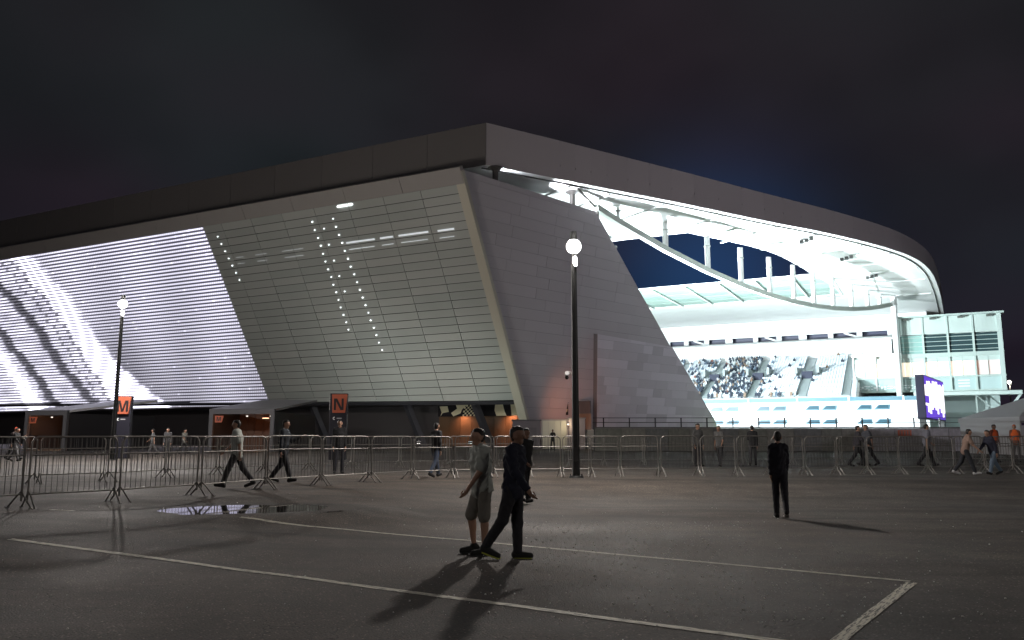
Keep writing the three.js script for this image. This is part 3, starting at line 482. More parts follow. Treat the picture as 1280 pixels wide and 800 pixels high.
// unseen uplights added behind the end wall to brighten the roof underside
for (const [z, dz, I] of [[-1.5, 0, 170], [-9, -2, 420], [-13.5, -6, 420]]) {
  const x = wallX(z, 26.3) - 1.1, u = thing('added_uplight', 'small unseen uplight added behind the end wall to brighten the roof underside', 'floodlight', ORG, TURN, 'added uplights');
  mesh('lamp_head', rbox(0.4, 0.2, 0.4, 0.03, x, 26.55, z), std(0.06, 0.06, 0.06, 0.5), u); mesh('lens', box(0.3, 0.02, 0.3, x, 26.67, z), glow(0.95, 1, 1, 6), u); mesh('lamp_foot', box(0.1, 0.2, 0.1, x, 26.4, z), std(0.06, 0.06, 0.06, 0.5), u);
  const l = new THREE.SpotLight(0xf2f6ff, I, 0, 1.15, 0.8); l.position.set(x, 26.78, z); l.target.position.set(x + 7, 28.9, z + dz); l.castShadow = true; l.shadow.radius = 6; u.add(l, l.target);
}
{ // dark fittings under the roof
  for (const [X, D] of [[40, 106], [50, 117], [60, 131]]) { const l = loc(X, D), f = thing('soffit_fitting', 'small dark unlit fitting under the white roof end', 'lamp fitting', ORG, TURN, 'dark fittings under the roof'); mesh('rail', beam([l[0] - 0.9, H0 - 0.55, l[1] - 0.9], [l[0] + 0.9, H0 - 0.55, l[1] + 0.9], 0.12, 0.12), darkBack, f); for (let k = 0; k < 3; k++) mesh('head', rbox(0.5, 0.45, 0.5, 0.05, l[0] - 0.7 + k * 0.7, H0 - 0.45, l[1] - 0.7 + k * 0.7), darkBack, f); }
}
// ------------------------------------------------------------------ video screen on the deck
{
  const s = thing('video_screen', 'free-standing video screen showing white blocks on purple beside the glazed wing', 'screen', [63.1, 1.85, -119.7], 0.953);
  const W = 19, Ht = 6.2;
  mesh('cabinet', rbox(W, Ht, 1.1, 0.05, 0, 1.75 + Ht / 2, -0.56), std(0.012, 0.012, 0.03, 0.5), s);
  mesh('leg', box(0.4, 1.8, 0.8, -W / 2 + 0.6, 0.9, -0.56), darkBack, s); mesh('leg', box(0.4, 1.8, 0.8, W / 2 - 0.6, 0.9, -0.56), darkBack, s);
  const t = dataTex(64, 64, (i, j) => { const c = Math.floor(i / 6), lo = 6 + 14 * hash(c, 1, 3) - (c > 7 ? 8 : 0), hi = 62 - 16 * hash(c, 2, 6) * (c % 3 ? 0.4 : 1), hole = c < 2 && j > 22 && j < 34; return j > lo && j < hi && !hole ? [1, 0.98, 1] : [0.36, 0.25, 0.72]; }, true, false); t.magFilter = THREE.NearestFilter;
  const f = mesh('display', new THREE.PlaneGeometry(W - 0.3, Ht - 0.3), new THREE.MeshStandardMaterial({ color: 0x111111, emissive: 0xffffff, emissiveMap: t, emissiveIntensity: 1.5 }), s); f.position.set(0, 1.75 + Ht / 2, 0.01);
  const l = new THREE.RectAreaLight(0xd9c8ff, 1.2, W - 0.3, Ht - 0.3); l.position.set(0, 1.75 + Ht / 2, 0.1); l.rotation.y = Math.PI; l.name = 'video_screen_light'; s.add(l);
}
// ------------------------------------------------------------------ retaining wall, railing, kiosks, tent
{
  const w = thing('retaining_wall', 'long low wall of dull grey panels below the deck railing', 'wall', [0, 0, -66]);
  const tones = [[0.20, 0.21, 0.18], [0.24, 0.24, 0.21], [0.18, 0.19, 0.185], [0.34, 0.33, 0.345], [0.40, 0.39, 0.41]].map((c) => std(...c, 0.6, { map: wallNoise }));
  let x = 6.75, k = 0;
  mesh('coping', rbox(54, 0.1, 0.36, 0.02, 33.7, 1.93, 0), std(0.12, 0.12, 0.115, 0.7), w);
  mesh('wall_core', box(54, 1.86, 0.16, 33.7, 0.94, -0.06), darkBack, w);
  while (x < 60) { const L = lerp(1.6, 2.6, hash(k, 4, 2)); mesh('wall_panel', box(L - 0.03, 1.82, 0.08, x + L / 2, 0.95, 0.09), tones[x > 28 ? 3 + (k % 2) : k % 3], w); x += L; k++; }
  const sign = mesh('orange_notice', box(1.1, 0.45, 0.03, 32, 1.5, 0.16), std(0.42, 0.10, 0.05, 0.6), w);
  for (let i = 0; i < 4; i++) mesh('notice_stripe', box(0.09, 0.36, 0.01, -0.36 + i * 0.24 + 32, 1.5, 0.18), std(0.16, 0.13, 0.12, 0.6), sign);
  const r = thing('deck_railing', 'dark metal railing with two rails along the deck edge above the low wall', 'railing', [0, 1.98, -66.1]);
  const iron = std(0.03, 0.03, 0.035, 0.5, { metalness: 0.4 });
  for (let i = 0; i < 24; i++) mesh('post', box(0.09, 0.78, 0.09, 7.5 + i * 2.12, 0.38, 0), iron, r);
  for (const y of [0.36, 0.74]) mesh('rail', bar([6.6, y, 0], [58, y, 0], 0.028, 6), iron, r);
}
{
  const g = thing('white_gate', 'white gate of upright panels behind the standing guard', 'gate', [4.1, 0, -78]);
  for (let k = 0; k < 4; k++) mesh('gate_panel', box(0.56, 2.68, 0.06, -0.87 + k * 0.58, 1.38, 0), std(0.62, 0.62, 0.52, 0.5), g);
  mesh('gate_frame', merge([box(2.5, 0.08, 0.1, 0, 2.78, 0), box(0.08, 2.8, 0.1, -1.22, 1.4, 0), box(0.08, 2.8, 0.1, 1.22, 1.4, 0)]), std(0.4, 0.4, 0.38, 0.5), g);
  const k = thing('grey_kiosk', 'plain grey block between the leaning corner and the white gate', 'kiosk', [1.4, 0, -79]);
  mesh('kiosk_body', rbox(2.7, 2.7, 2.4, 0.05, 0, 1.35, 0), std(0.16, 0.15, 0.17, 0.7), k); mesh('kiosk_roof', rbox(2.9, 0.12, 2.6, 0.03, 0, 2.76, 0), std(0.12, 0.12, 0.13, 0.7), k); mesh('kiosk_door', box(0.9, 2.0, 0.04, 0.5, 1.05, 1.22), std(0.12, 0.115, 0.13, 0.6), k);
  const p = thing('concrete_pier', 'smooth concrete pier at the end of the low wall', 'pier', [6.15, 0, -78]);
  mesh('pier_body', rbox(1.55, 2.9, 1.2, 0.06, 0.1, 1.45, 0), std(0.33, 0.29, 0.30, 0.6), p); mesh('pier_cap', rbox(1.7, 0.12, 1.35, 0.03, 0.1, 2.94, 0), std(0.25, 0.24, 0.24, 0.6), p);
  const gl = thing('added_gate_lamp', 'small bracket lamp added on the pier to brighten the white gate', 'lamp', [5.35, 2.35, -76.9]);  // lamp added here to brighten the gate panels
  mesh('lamp_arm', bar([0.05, 0, -0.6], [0, 0, 0], 0.03), std(0.05, 0.05, 0.05, 0.5), gl); mesh('lamp_bulb', new THREE.SphereGeometry(0.07, 10, 8), glow(1, 0.9, 0.75, 3), gl);
  const gp = new THREE.PointLight(0xffe2b8, 4.5); gp.castShadow = true; gp.shadow.radius = 3; gl.add(gp);
  const u = thing('wall_uplight', 'small warm lamp at the foot of the grey end wall', 'lamp', [7.5, 2.9, -84.5]);
  mesh('lamp_head', rbox(0.3, 0.16, 0.2, 0.03, 0, 0.1, 0), std(0.05, 0.05, 0.05, 0.5), u); mesh('lamp_lens', box(0.24, 0.02, 0.14, 0, 0.19, 0), glow(1, 0.6, 0.4, 3), u); mesh('lamp_foot', bar([0, -1.05, 0], [0, 0.03, 0], 0.04), std(0.05, 0.05, 0.05, 0.5), u);
  const l = new THREE.SpotLight(0xffa078, 42, 0, 1.0, 0.9); l.position.set(0, 0.3, 0); l.target.position.set(-0.8, 1.6, -5); l.castShadow = true; l.shadow.radius = 8; u.add(l, l.target);
  const sc = thing('printed_screen', 'sheet with white and dark printed shapes tied behind the deck railing', 'banner', [39.2, 1.95, -66.8]);
  const tx = dataTex(128, 32, (i, j) => { const a = fbm(i / 14 + j / 20, j / 12, 3, 0, 120) > 0.5; return a ? [0.16, 0.13, 0.22] : [0.8, 0.78, 0.86]; }, true, false);
  mesh('sheet', box(3.0, 0.6, 0.02, 0, 0.32, 0), new THREE.MeshStandardMaterial({ map: tx, roughness: 0.7 }), sc);
  const t = thing('white_tent', 'pale canvas tent with a sloping roof beside the railing', 'tent', [36.6, 0, -56]);
  const canvas = std(0.42, 0.42, 0.43, 0.85), a = 3.6;
  mesh('tent_roof', quadGeo([[[-a, 2.5, a], [a, 2.5, a], [0.3, 4.0, 0.3], [-0.3, 4.0, 0.3]], [[a, 2.5, a], [a, 2.5, -a], [0.3, 4.0, -0.3], [0.3, 4.0, 0.3]], [[a, 2.5, -a], [-a, 2.5, -a], [-0.3, 4.0, -0.3], [0.3, 4.0, -0.3]], [[-a, 2.5, -a], [-a, 2.5, a], [-0.3, 4.0, 0.3], [-0.3, 4.0, -0.3]], [[-0.3, 4.0, 0.3], [0.3, 4.0, 0.3], [0.3, 4.0, -0.3], [-0.3, 4.0, -0.3]]]), canvas, t);
  for (const s of [-1, 1]) { mesh('valance', box(2 * a + 0.04, 0.3, 0.03, 0, 2.36, s * a), canvas, t); mesh('valance', box(0.03, 0.3, 2 * a, s * a, 2.36, 0), canvas, t); mesh('side_curtain', box(0.03, 2.2, 2 * a - 0.2, s * (a - 0.05), 1.12, 0), canvas, t); }
  mesh('front_curtain', box(2 * a - 0.2, 1.9, 0.03, 0, 0.98, a - 0.08), std(0.36, 0.36, 0.38, 0.85), t);
  for (const sx of [-1, 1]) for (const sz of [-1, 1]) mesh('tent_pole', bar([sx * (a - 0.1), 0, sz * (a - 0.1)], [sx * (a - 0.1), 2.5, sz * (a - 0.1)], 0.04), std(0.3, 0.3, 0.3, 0.5), t);
}
// ------------------------------------------------------------------ lamp posts
const poleM = std(0.035, 0.036, 0.036, 0.45, { metalness: 0.5 }), globeM = glow(1, 0.97, 0.94, 9);
function lampPost(x, d, h, I, label, cctv = false, group) {
  const y = groundY(x, d), t = thing('lamp_post', label, 'street lamp', [x, y, -d], 0, group);
  mesh('pole', bar([0, 0.02, 0], [0, h - 0.55, 0], 0.12, 14, 0.085), poleM, t);
  mesh('base_plate', merge([new THREE.CylinderGeometry(0.2, 0.24, 0.06, 14).translate(0, 0.03, 0), ...[0, 1, 2, 3].map((k) => new THREE.CylinderGeometry(0.018, 0.018, 0.05, 6).translate(0.17 * Math.cos(k * 1.57), 0.08, 0.17 * Math.sin(k * 1.57)))]), poleM, t);
  mesh('service_hatch', box(0.11, 0.42, 0.02, 0, 0.7, 0.112), std(0.05, 0.05, 0.05, 0.5), t);
  mesh('lower_lamp', new THREE.CapsuleGeometry(0.075, 0.2, 6, 12).translate(0.03, h - 0.5, 0.03), glow(1, 0.96, 1, 5), t);
  mesh('lamp_collar', new THREE.CylinderGeometry(0.07, 0.05, 0.14, 12).translate(0, h - 0.29, 0), poleM, t);
  mesh('lamp_globe', new THREE.SphereGeometry(0.235, 24, 16).translate(0, h, 0), globeM, t);
  mesh('lamp_cap', new THREE.CylinderGeometry(0.10, 0.12, 0.28, 12).translate(0, h + 0.34, 0), poleM, t);
  mesh('globe_cage', merge([0, 1, 2, 3].map((k) => new THREE.TorusGeometry(0.243, 0.007, 5, 12, Math.PI).rotateZ(Math.PI / 2).rotateY(0.4 + k * Math.PI / 2).translate(0, h, 0))), poleM, t);
  const l = new THREE.PointLight(0xfff6ee, I); l.position.set(0, h, 0); l.castShadow = true; l.shadow.radius = 11; t.add(l);
  if (cctv) { const c = mesh('security_camera', merge([bar([-0.09, 3.15, 0.02], [-0.2, 3.2, 0.1], 0.025), new THREE.CylinderGeometry(0.07, 0.06, 0.2, 12).rotateX(1.2).translate(-0.26, 3.12, 0.14)]), std(0.5, 0.5, 0.5, 0.4), t); mesh('camera_dome', new THREE.SphereGeometry(0.06, 12, 8).translate(-0.27, 3.02, 0.2), std(0.02, 0.02, 0.02, 0.2), c); }
}
lampPost(1.95, 24.7, 7.18, 345, 'tall dark lamp post with a blazing globe and a security camera beside the barriers', true);
lampPost(-20.7, 42, 8.2, 760, 'tall dark lamp post with a lit globe in front of the glowing screen rows');
lampPost(-45, 47, 8.0, 520, 'lamp post in the row along the plaza beyond the left edge of the lot', false, 'lamp posts of the lot outside the view');
lampPost(-14, -8, 8.0, 130, 'lamp post of the lot behind the painted bays', false, 'lamp posts of the lot outside the view');
lampPost(27, 8, 8.0, 230, 'lamp post of the lot beyond the closed end of the bay', false, 'lamp posts of the lot outside the view');
// low floodlights standing on the plaza at the foot of the glass facade
function lowFlood(x, d, I, col, label) {
  const t = thing('ground_floodlight', label, 'floodlight', [x, 0, -d]);
  mesh('stand', merge([box(0.5, 0.04, 0.4, 0, 0.03, 0), box(0.05, 0.5, 0.05, -0.2, 0.28, 0), box(0.05, 0.5, 0.05, 0.2, 0.28, 0)]), poleM, t);
  const h = mesh('lamp_head', rbox(0.46, 0.26, 0.16, 0.03), poleM, t); h.position.set(0, 0.6, 0); h.rotation.x = 0.7;
  mesh('lens', box(0.4, 0.2, 0.02, 0, 0, -0.09), glow(col[0], col[1], col[2], 6), h); mesh('status_lamp', box(0.3, 0.05, 0.02, 0, 0, 0.09), glow(col[0], col[1], col[2], 2), h);
  const l = new THREE.SpotLight(new THREE.Color(col[0], col[1], col[2]), I, 0, 1.1, 0.9); l.position.set(0, 0.72, -0.14); l.target.position.set(-2, 9, -14); l.castShadow = true; l.shadow.radius = 6; t.add(l, l.target);
}
lowFlood(-3.9, 76, 75, [0.86, 1, 0.94], 'low floodlight with a white lens on the plaza, nearer the leaning corner');
lowFlood(-9.0, 78, 85, [1, 0.93, 0.88], 'low floodlight on the plaza in front of the timber lined recess');
lowFlood(-16.5, 80, 110, [0.92, 0.98, 0.95], 'low floodlight on the plaza behind the dark letter N pylon');
// floodlight masts added out of view to brighten the stadium
function mast(x, d, aim, I, angle, label) {
  const m = thing('added_mast', label, 'floodlight', [x, -0.05, -d]), yaw = Math.atan2(aim[0] - x, aim[2] - d);
  mesh('mast_pole', bar([0, 0, 0], [0, 14, 0], 0.22, 12, 0.14), poleM, m);
  const c = mesh('crossarm', box(2.6, 0.15, 0.15), poleM, m); c.position.y = 14; c.rotation.y = -yaw;
  for (let k = 0; k < 3; k++) { const h = mesh('lamp_head', rbox(0.7, 0.5, 0.35, 0.04, -0.95 + k * 0.95, 0.35, -0.1), poleM, c); mesh('lens', box(0.58, 0.38, 0.03, -0.95 + k * 0.95, 0.35, -0.29), glow(1, 0.98, 0.95, 8), h); }
  const l = new THREE.SpotLight(0xf6eefa, I, 0, angle, 1); l.position.set(0.6 * Math.sin(yaw), 14.35, -0.6 * Math.cos(yaw)); l.target.position.set(aim[0] - x, aim[1], -(aim[2] - d)); l.castShadow = true; l.shadow.radius = 40; m.add(l, l.target);
}
mast(72, 12, [36, 25, 100], 4000, 0.62, 'tall floodlight mast added out of view to brighten the end wall and roof edge');
mast(-18, -30, [-30, 16, 95], 500, 0.36, 'tall floodlight mast added behind the lot to brighten the glass facade');
{ const f = thing('distant_lamp', 'tiny far lamp on a pole beyond the glazed wing', 'street lamp', [118, 0, -190]); mesh('pole', bar([0, 0, 0], [0, 13.6, 0], 0.15), poleM, f); mesh('lamp_head', new THREE.SphereGeometry(0.45, 12, 8).translate(0, 13.9, 0), glow(1, 0.95, 0.85, 4), f); const l = new THREE.PointLight(0xfff0dd, 60); l.position.set(0, 13, 0.8); f.add(l); }

// ------------------------------------------------------------------ crowd barriers
const galv = std(0.20, 0.19, 0.175, 0.45, { metalness: 0.7 }), galv2 = std(0.11, 0.105, 0.10, 0.5, { metalness: 0.6 });
function roundedLoop(w, y0, y1, r) { // tube loop of a barrier frame
  const p = [], arc = (cx, cy, a0) => { for (let i = 0; i <= 4; i++) { const a = a0 + i / 4 * Math.PI / 2; p.push(new THREE.Vector3(cx + r * Math.cos(a), cy + r * Math.sin(a), 0)); } };
  p.push(new THREE.Vector3(w / 2, y0, 0), new THREE.Vector3(w / 2, (y0 + y1) / 2, 0)); arc(w / 2 - r, y1 - r, 0); arc(-w / 2 + r, y1 - r, Math.PI / 2); p.push(new THREE.Vector3(-w / 2, (y0 + y1) / 2, 0), new THREE.Vector3(-w / 2, y0, 0));
  const c = new THREE.CurvePath(); for (let i = 0; i < p.length - 1; i++) c.add(new THREE.LineCurve3(p[i], p[i + 1])); return c;
}
function makeBarrier(w) {
  const t = new THREE.Group(), m = galv, h = 1.24;
  mesh('frame', new THREE.TubeGeometry(roundedLoop(w - 0.06, 0.12, h, 0.13), 44, 0.02, 6), m, t);
  for (const y of [0.24, 0.92]) mesh('rail', bar([-w / 2 + 0.03, y, 0], [w / 2 - 0.03, y, 0], 0.016, 6), m, t);
  const n = Math.round(w / 0.125), bg = new THREE.CylinderGeometry(0.0065, 0.0065, h - 0.24, 5).translate(0, (h + 0.24) / 2, 0);
  for (let i = 1; i < n; i++) mesh('upright_bar', bg, galv2, t).position.x = -w / 2 + 0.03 + (w - 0.06) * i / n;
  for (const s of [-1, 1]) mesh('foot', merge([bar([s * (w / 2 - 0.03), 0.30, 0], [s * (w / 2 - 0.05), 0.24, 0.06], 0.017), bar([s * (w / 2 - 0.05), 0.25, 0.05], [s * (w / 2 - 0.06), 0.015, 0.30], 0.017), bar([s * (w / 2 - 0.03), 0.30, 0], [s * (w / 2 - 0.05), 0.24, -0.06], 0.017), bar([s * (w / 2 - 0.05), 0.25, -0.05], [s * (w / 2 - 0.06), 0.015, -0.30], 0.017), box(0.05, 0.012, 0.09, s * (w / 2 - 0.06), 0.012, 0.31), box(0.05, 0.012, 0.09, s * (w / 2 - 0.06), 0.012, -0.31)]), m, t);
  return t;
}
const longB = makeBarrier(2.0), shortB = makeBarrier(1.2);
const frontFeet = [[-10.3, 11.3], [-9.33, 12.75], [-8.57, 14.37], [-7.53, 15.56], [-6.6, 17.2], [-5.79, 19.24], [-4.89, 20.77], [-3.88, 22.19], [-2.92, 23.82], [-1.76, 24.4], [-0.6, 24.75], [0.5, 25.1], [1.55, 25.3], [2.43, 25.3], [3.38, 25.46], [4.63, 25.46], [5.94, 25.7], [7.12, 25.75], [8.33, 26.1], [9.46, 26.25], [10.6, 26.5], [11.71, 26.78], [12.9, 27.06], [13.98, 27.3], [14.94, 27.4], [16.08, 27.6], [17.06, 27.65], [18.23, 27.9], [19.5, 28]];
const backFeet = [[-13.4, 19.7], [-12.53, 21.46], [-11.28, 22.58], [-10.45, 24.6], [-9.49, 26.23], [-8.51, 27.93], [-7.43, 29.7], [-6.16, 31.32], [-4.53, 32.8], [-2.66, 33.77], [-0.7, 34.4], [0.9, 34.9], [2.4, 35.1], [3.95, 35.2], [5.76, 35.5], [7.97, 35.6], [10.18, 35.7], [12.46, 36.1], [14.8, 36.5], [16.96, 36.65], [19.13, 36.7], [21.29, 36.7], [23.46, 36.7], [25.5, 36.7]];
function barrierRow(feet, label, group, skip = []) {
  for (let i = 0; i < feet.length - 1; i++) {
    if (skip.includes(i)) continue;
    const [x0, d0] = feet[i], [x1, d1] = feet[i + 1], L = Math.hypot(x1 - x0, d1 - d0), src = L > 1.5 ? longB : shortB, b = src.clone();
    b.name = numbered('crowd_barrier'); scene.add(b); b.userData = { label, category: 'crowd barrier', group };
    b.position.copy(V((x0 + x1) / 2, groundY((x0 + x1) / 2, (d0 + d1) / 2), (d0 + d1) / 2)); b.rotation.y = Math.atan2(d1 - d0, x1 - x0) + 0.07 * (hash(i, 3, 5) - 0.5); b.scale.x = (L - 0.03) / (src === longB ? 2.0 : 1.2); b.scale.y = 1 + 0.02 * (hash(i, 9, 1) - 0.5);
  }
}
barrierRow(frontFeet, 'steel crowd barrier in the row that bends past the puddle and the camera lamp post', 'front row of crowd barriers');
barrierRow(backFeet, 'steel crowd barrier in the second row, behind the one by the puddle', 'second row of crowd barriers', [11]);

// ------------------------------------------------------------------ entrance gates with sloping canopies
const orange = std(0.30, 0.075, 0.04, 0.5, { emissive: new THREE.Color(0.6, 0.11, 0.04), emissiveIntensity: 0.10 }), signBlack = std(0.012, 0.01, 0.012, 0.5), frameG = std(0.075, 0.075, 0.085, 0.55);
function gate(x, d, w, turn, label, rise, depth, tone) {
  const t = thing('entrance_gate', label, 'gate', [x, 0, -d], turn), h = 3.45;
  mesh('portal_frame', merge([box(w, 0.42, 0.3, 0, h - 0.21, 0), box(0.32, h - 0.42, 0.3, -w / 2 + 0.16, (h - 0.42) / 2, 0), box(0.32, h - 0.42, 0.3, w / 2 - 0.16, (h - 0.42) / 2, 0)]), frameG, t);
  for (let k = 0; k < 4; k++) { const z0 = -0.2 - k * depth / 4, z1 = z0 - depth / 4 + 0.03, y = (z) => h - rise * z / depth; mesh('canopy_panel', merge([quadGeo([[[-w / 2, y(z0), z0], [w / 2, y(z0), z0], [w / 2, y(z1), z1], [-w / 2, y(z1), z1]], [[-w / 2, y(z0) - 0.2, z0], [-w / 2, y(z1) - 0.2, z1], [w / 2, y(z1) - 0.2, z1], [w / 2, y(z0) - 0.2, z0]]]), quadGeo([[[w / 2, y(z0) - 0.2, z0], [w / 2, y(z1) - 0.2, z1], [w / 2, y(z1), z1], [w / 2, y(z0), z0]]])]), std(tone, tone, tone * 1.04, 0.5), t); }
  mesh('side_wall', box(0.12, 3.2, depth - 0.6, w / 2 - 0.1, 1.6, -depth / 2 - 0.1), std(0.02, 0.018, 0.022, 0.6), t); mesh('side_wall', box(0.12, 3.2, depth - 0.6, -w / 2 + 0.1, 1.6, -depth / 2 - 0.1), std(0.02, 0.018, 0.022, 0.6), t);
  const tim = [0.10, 0.085].map((v) => std(v, v * 0.5, v * 0.28, 0.5)), n = Math.round(w / 0.8); for (let k = 0; k < n; k++) mesh('timber_board', box((w - 0.4) / n - 0.03, 3.2, 0.08, -w / 2 + 0.2 + (k + 0.5) * (w - 0.4) / n, 1.6, -6), tim[k % 2], t);
  mesh('threshold', box(w - 0.7, 0.03, 5.6, 0, 0.02, -3.1), std(0.3, 0.24, 0.18, 0.6), t);
  const s = mesh('letter_sign', extrude([[-0.34, 0.26], [0.38, 0.26], [0.26, -0.28], [-0.30, -0.28]], 0.05), orange, t); s.position.set(-w / 2 + 0.85, h - 0.82, 0.18); mesh('letter', letters('M', 0.34, 0.01), signBlack, s).position.z = 0.055;
  for (const sx of [0.05, 0.42]) mesh('ceiling_lamp', new THREE.SphereGeometry(0.075, 10, 8).scale(1.3, 0.7, 1).translate(sx * w, h - 0.58, -0.35), glow(1, 0.9, 0.8, sx > 0.3 ? 2.2 : 1.2), t);
  const l = new THREE.PointLight(0xffa468, 7); l.position.set(0.2 * w, 2.6, -2.5); l.castShadow = true; l.shadow.radius = 8; t.add(l);
  mesh('inner_lamp', box(0.5, 0.05, 0.2, 0.2 * w, 2.75, -2.5), glow(1, 0.6, 0.35, 3), t);
}
gate(-40.4, 70, 4.0, -0.15, 'entrance gate with a canopy coloured pale for the light of the glowing screen rows', 1.45, 13, 0.7);  // pale tone puts the light of the LED rows into the canopy colour
gate(-22.1, 66, 5.4, -0.04, 'wide entrance gate with a dull grey canopy near the dark letter N pylon', 1.25, 12, 0.3);

// ------------------------------------------------------------------ letter pylons
function pylon(x, d, h, letter, label, side) {
  const t = thing('letter_pylon', label, 'sign', [x, 0, -d]);
  mesh('pylon_body', rbox(0.92, h, 0.3, 0.02, 0, h / 2, 0), std(0.010, 0.010, 0.018, 0.5), t);
  const s = mesh('letter_sign', extrude([[-0.38, 0.50], [0.42, 0.50], [0.30, -0.46], [-0.34, -0.46]], 0.08, 0.008), orange, t); s.position.set(0.06, h - 0.56, 0.16); mesh('letter', letters(letter, 0.62, 0.012), signBlack, s).position.set(-0.02, -0.02, 0.09);
  mesh('pictogram', new THREE.TorusGeometry(0.06, 0.018, 6, 14, 4.2).rotateZ(1.1).translate(-0.2, h - 1.32, 0.16), std(0.7, 0.7, 0.72, 0.5), t);
  mesh('small_print', box(0.26, 0.06, 0.01, 0.06, h - 1.32, 0.156), std(0.32, 0.32, 0.34, 0.5), t);
  if (side) { const g = mesh('side_print', box(0.02, 0.72, 0.10, -0.47, h - 0.52, 0.1), std(0.75, 0.75, 0.75, 0.5), t); for (let k = 0; k < 7; k++) mesh('side_print_gap', box(0.022, 0.025, 0.07, -0.471, h - 0.82 + k * 0.1, 0.1 + 0.02 * (k % 2)), signBlack, g); }
}
pylon(-9.25, 43, 3.5, 'N', 'dark pylon with an orange letter N sign in front of the grey facade', true);
pylon(-21.95, 45.5, 3.5, 'M', 'dark pylon with an orange letter M sign beside the lamp post', false);

// ------------------------------------------------------------------ people
// surface nets over a signed distance field
function surface(sdf, lo, hi, c) {
  const n = [0, 1, 2].map((k) => Math.ceil((hi[k] - lo[k]) / c) + 2), [nx, ny, nz] = n, f = new Float32Array(nx * ny * nz), id = (i, j, k) => (k * ny + j) * nx + i;
  for (let k = 0; k < nz; k++) for (let j = 0; j < ny; j++) for (let i = 0; i < nx; i++) f[id(i, j, k)] = sdf(lo[0] + i * c, lo[1] + j * c, lo[2] + k * c);
  const vid = new Int32Array(nx * ny * nz).fill(-1), pos = [], idx = [], E = [[0, 1], [0, 2], [0, 4], [1, 3], [1, 5], [2, 3], [2, 6], [3, 7], [4, 5], [4, 6], [5, 7], [6, 7]];
  for (let k = 0; k < nz - 1; k++) for (let j = 0; j < ny - 1; j++) for (let i = 0; i < nx - 1; i++) {
    const v = []; let m = 0; for (let q = 0; q < 8; q++) { v[q] = f[id(i + (q & 1), j + ((q >> 1) & 1), k + (q >> 2))]; if (v[q] < 0) m |= 1 << q; } if (m === 0 || m === 255) continue;
    let x = 0, y = 0, z = 0, cnt = 0; for (const [a, b] of E) if ((v[a] < 0) !== (v[b] < 0)) { const t = v[a] / (v[a] - v[b]); x += lerp(a & 1, b & 1, t); y += lerp((a >> 1) & 1, (b >> 1) & 1, t); z += lerp(a >> 2, b >> 2, t); cnt++; }
    vid[id(i, j, k)] = pos.length / 3; pos.push(lo[0] + (i + x / cnt) * c, lo[1] + (j + y / cnt) * c, lo[2] + (k + z / cnt) * c);
  }
  const quad = (a, b, cc, d, flip) => { if (a < 0 || b < 0 || cc < 0 || d < 0) return; if (flip) idx.push(a, cc, b, a, d, cc); else idx.push(a, b, cc, a, cc, d); };
  for (let k = 1; k < nz - 1; k++) for (let j = 1; j < ny - 1; j++) for (let i = 1; i < nx - 1; i++) {
    const s = f[id(i, j, k)] < 0;
    if (s !== f[id(i + 1, j, k)] < 0) quad(vid[id(i, j - 1, k - 1)], vid[id(i, j, k - 1)], vid[id(i, j, k)], vid[id(i, j - 1, k)], !s);
    if (s !== f[id(i, j + 1, k)] < 0) quad(vid[id(i - 1, j, k - 1)], vid[id(i - 1, j, k)], vid[id(i, j, k)], vid[id(i, j, k - 1)], !s);
    if (s !== f[id(i, j, k + 1)] < 0) quad(vid[id(i - 1, j - 1, k)], vid[id(i, j - 1, k)], vid[id(i, j, k)], vid[id(i - 1, j, k)], !s);
  }
  const g = new THREE.BufferGeometry(); g.setAttribute('position', new THREE.Float32BufferAttribute(pos, 3)); g.setAttribute('uv', new THREE.Float32BufferAttribute(new Float32Array(pos.length / 3 * 2), 2)); g.setIndex(idx); g.computeVertexNormals(); return g;
}
const cap = (p, a, b, ra, rb) => { const dx = b[0] - a[0], dy = b[1] - a[1], dz = b[2] - a[2], px = p[0] - a[0], py = p[1] - a[1], pz = p[2] - a[2], t = clamp((px * dx + py * dy + pz * dz) / (dx * dx + dy * dy + dz * dz + 1e-9)); return Math.hypot(px - dx * t, py - dy * t, pz - dz * t) - (ra + (rb - ra) * t); };
const smin = (a, b, k) => { const h = clamp(0.5 + 0.5 * (b - a) / k); return b + (a - b) * h - k * h * (1 - h); };
function field(bones, k, grow = 0, fold = 0) {
  return (x, y, z) => { let d = 9; const p = [x, y, z]; for (const b of bones) { const q = b.sx ? [b.a[0] + (x - b.a[0]) / b.sx, y, z] : p; d = smin(d, cap(q, b.a, b.b, b.ra, b.rb), k); } return d - grow - (fold ? fold * Math.sin(y * 46 + x * 21 + 3 * Math.sin(z * 30)) * Math.sin(x * 33 - y * 13) : 0); };
}
function bounds(bones, m) { const lo = [9, 9, 9], hi = [-9, -9, -9]; for (const b of bones) for (const q of [b.a, b.b]) for (let k = 0; k < 3; k++) { const r = Math.max(b.ra, b.rb) * (k === 0 && b.sx ? b.sx : 1) + m; lo[k] = Math.min(lo[k], q[k] - r); hi[k] = Math.max(hi[k], q[k] + r); } return [lo, hi]; }
const add = (a, b) => [a[0] + b[0], a[1] + b[1], a[2] + b[2]];
const skinMs = [[0.36, 0.21, 0.145], [0.24, 0.135, 0.09], [0.13, 0.07, 0.048]].map((c) => std(...c, 0.55)), hairM = std(0.012, 0.010, 0.009, 0.6), clothCache = new Map();
const cloth = (c) => { const k = c.join(); if (!clothCache.has(k)) clothCache.set(k, std(...c, 0.88)); return clothCache.get(k); };
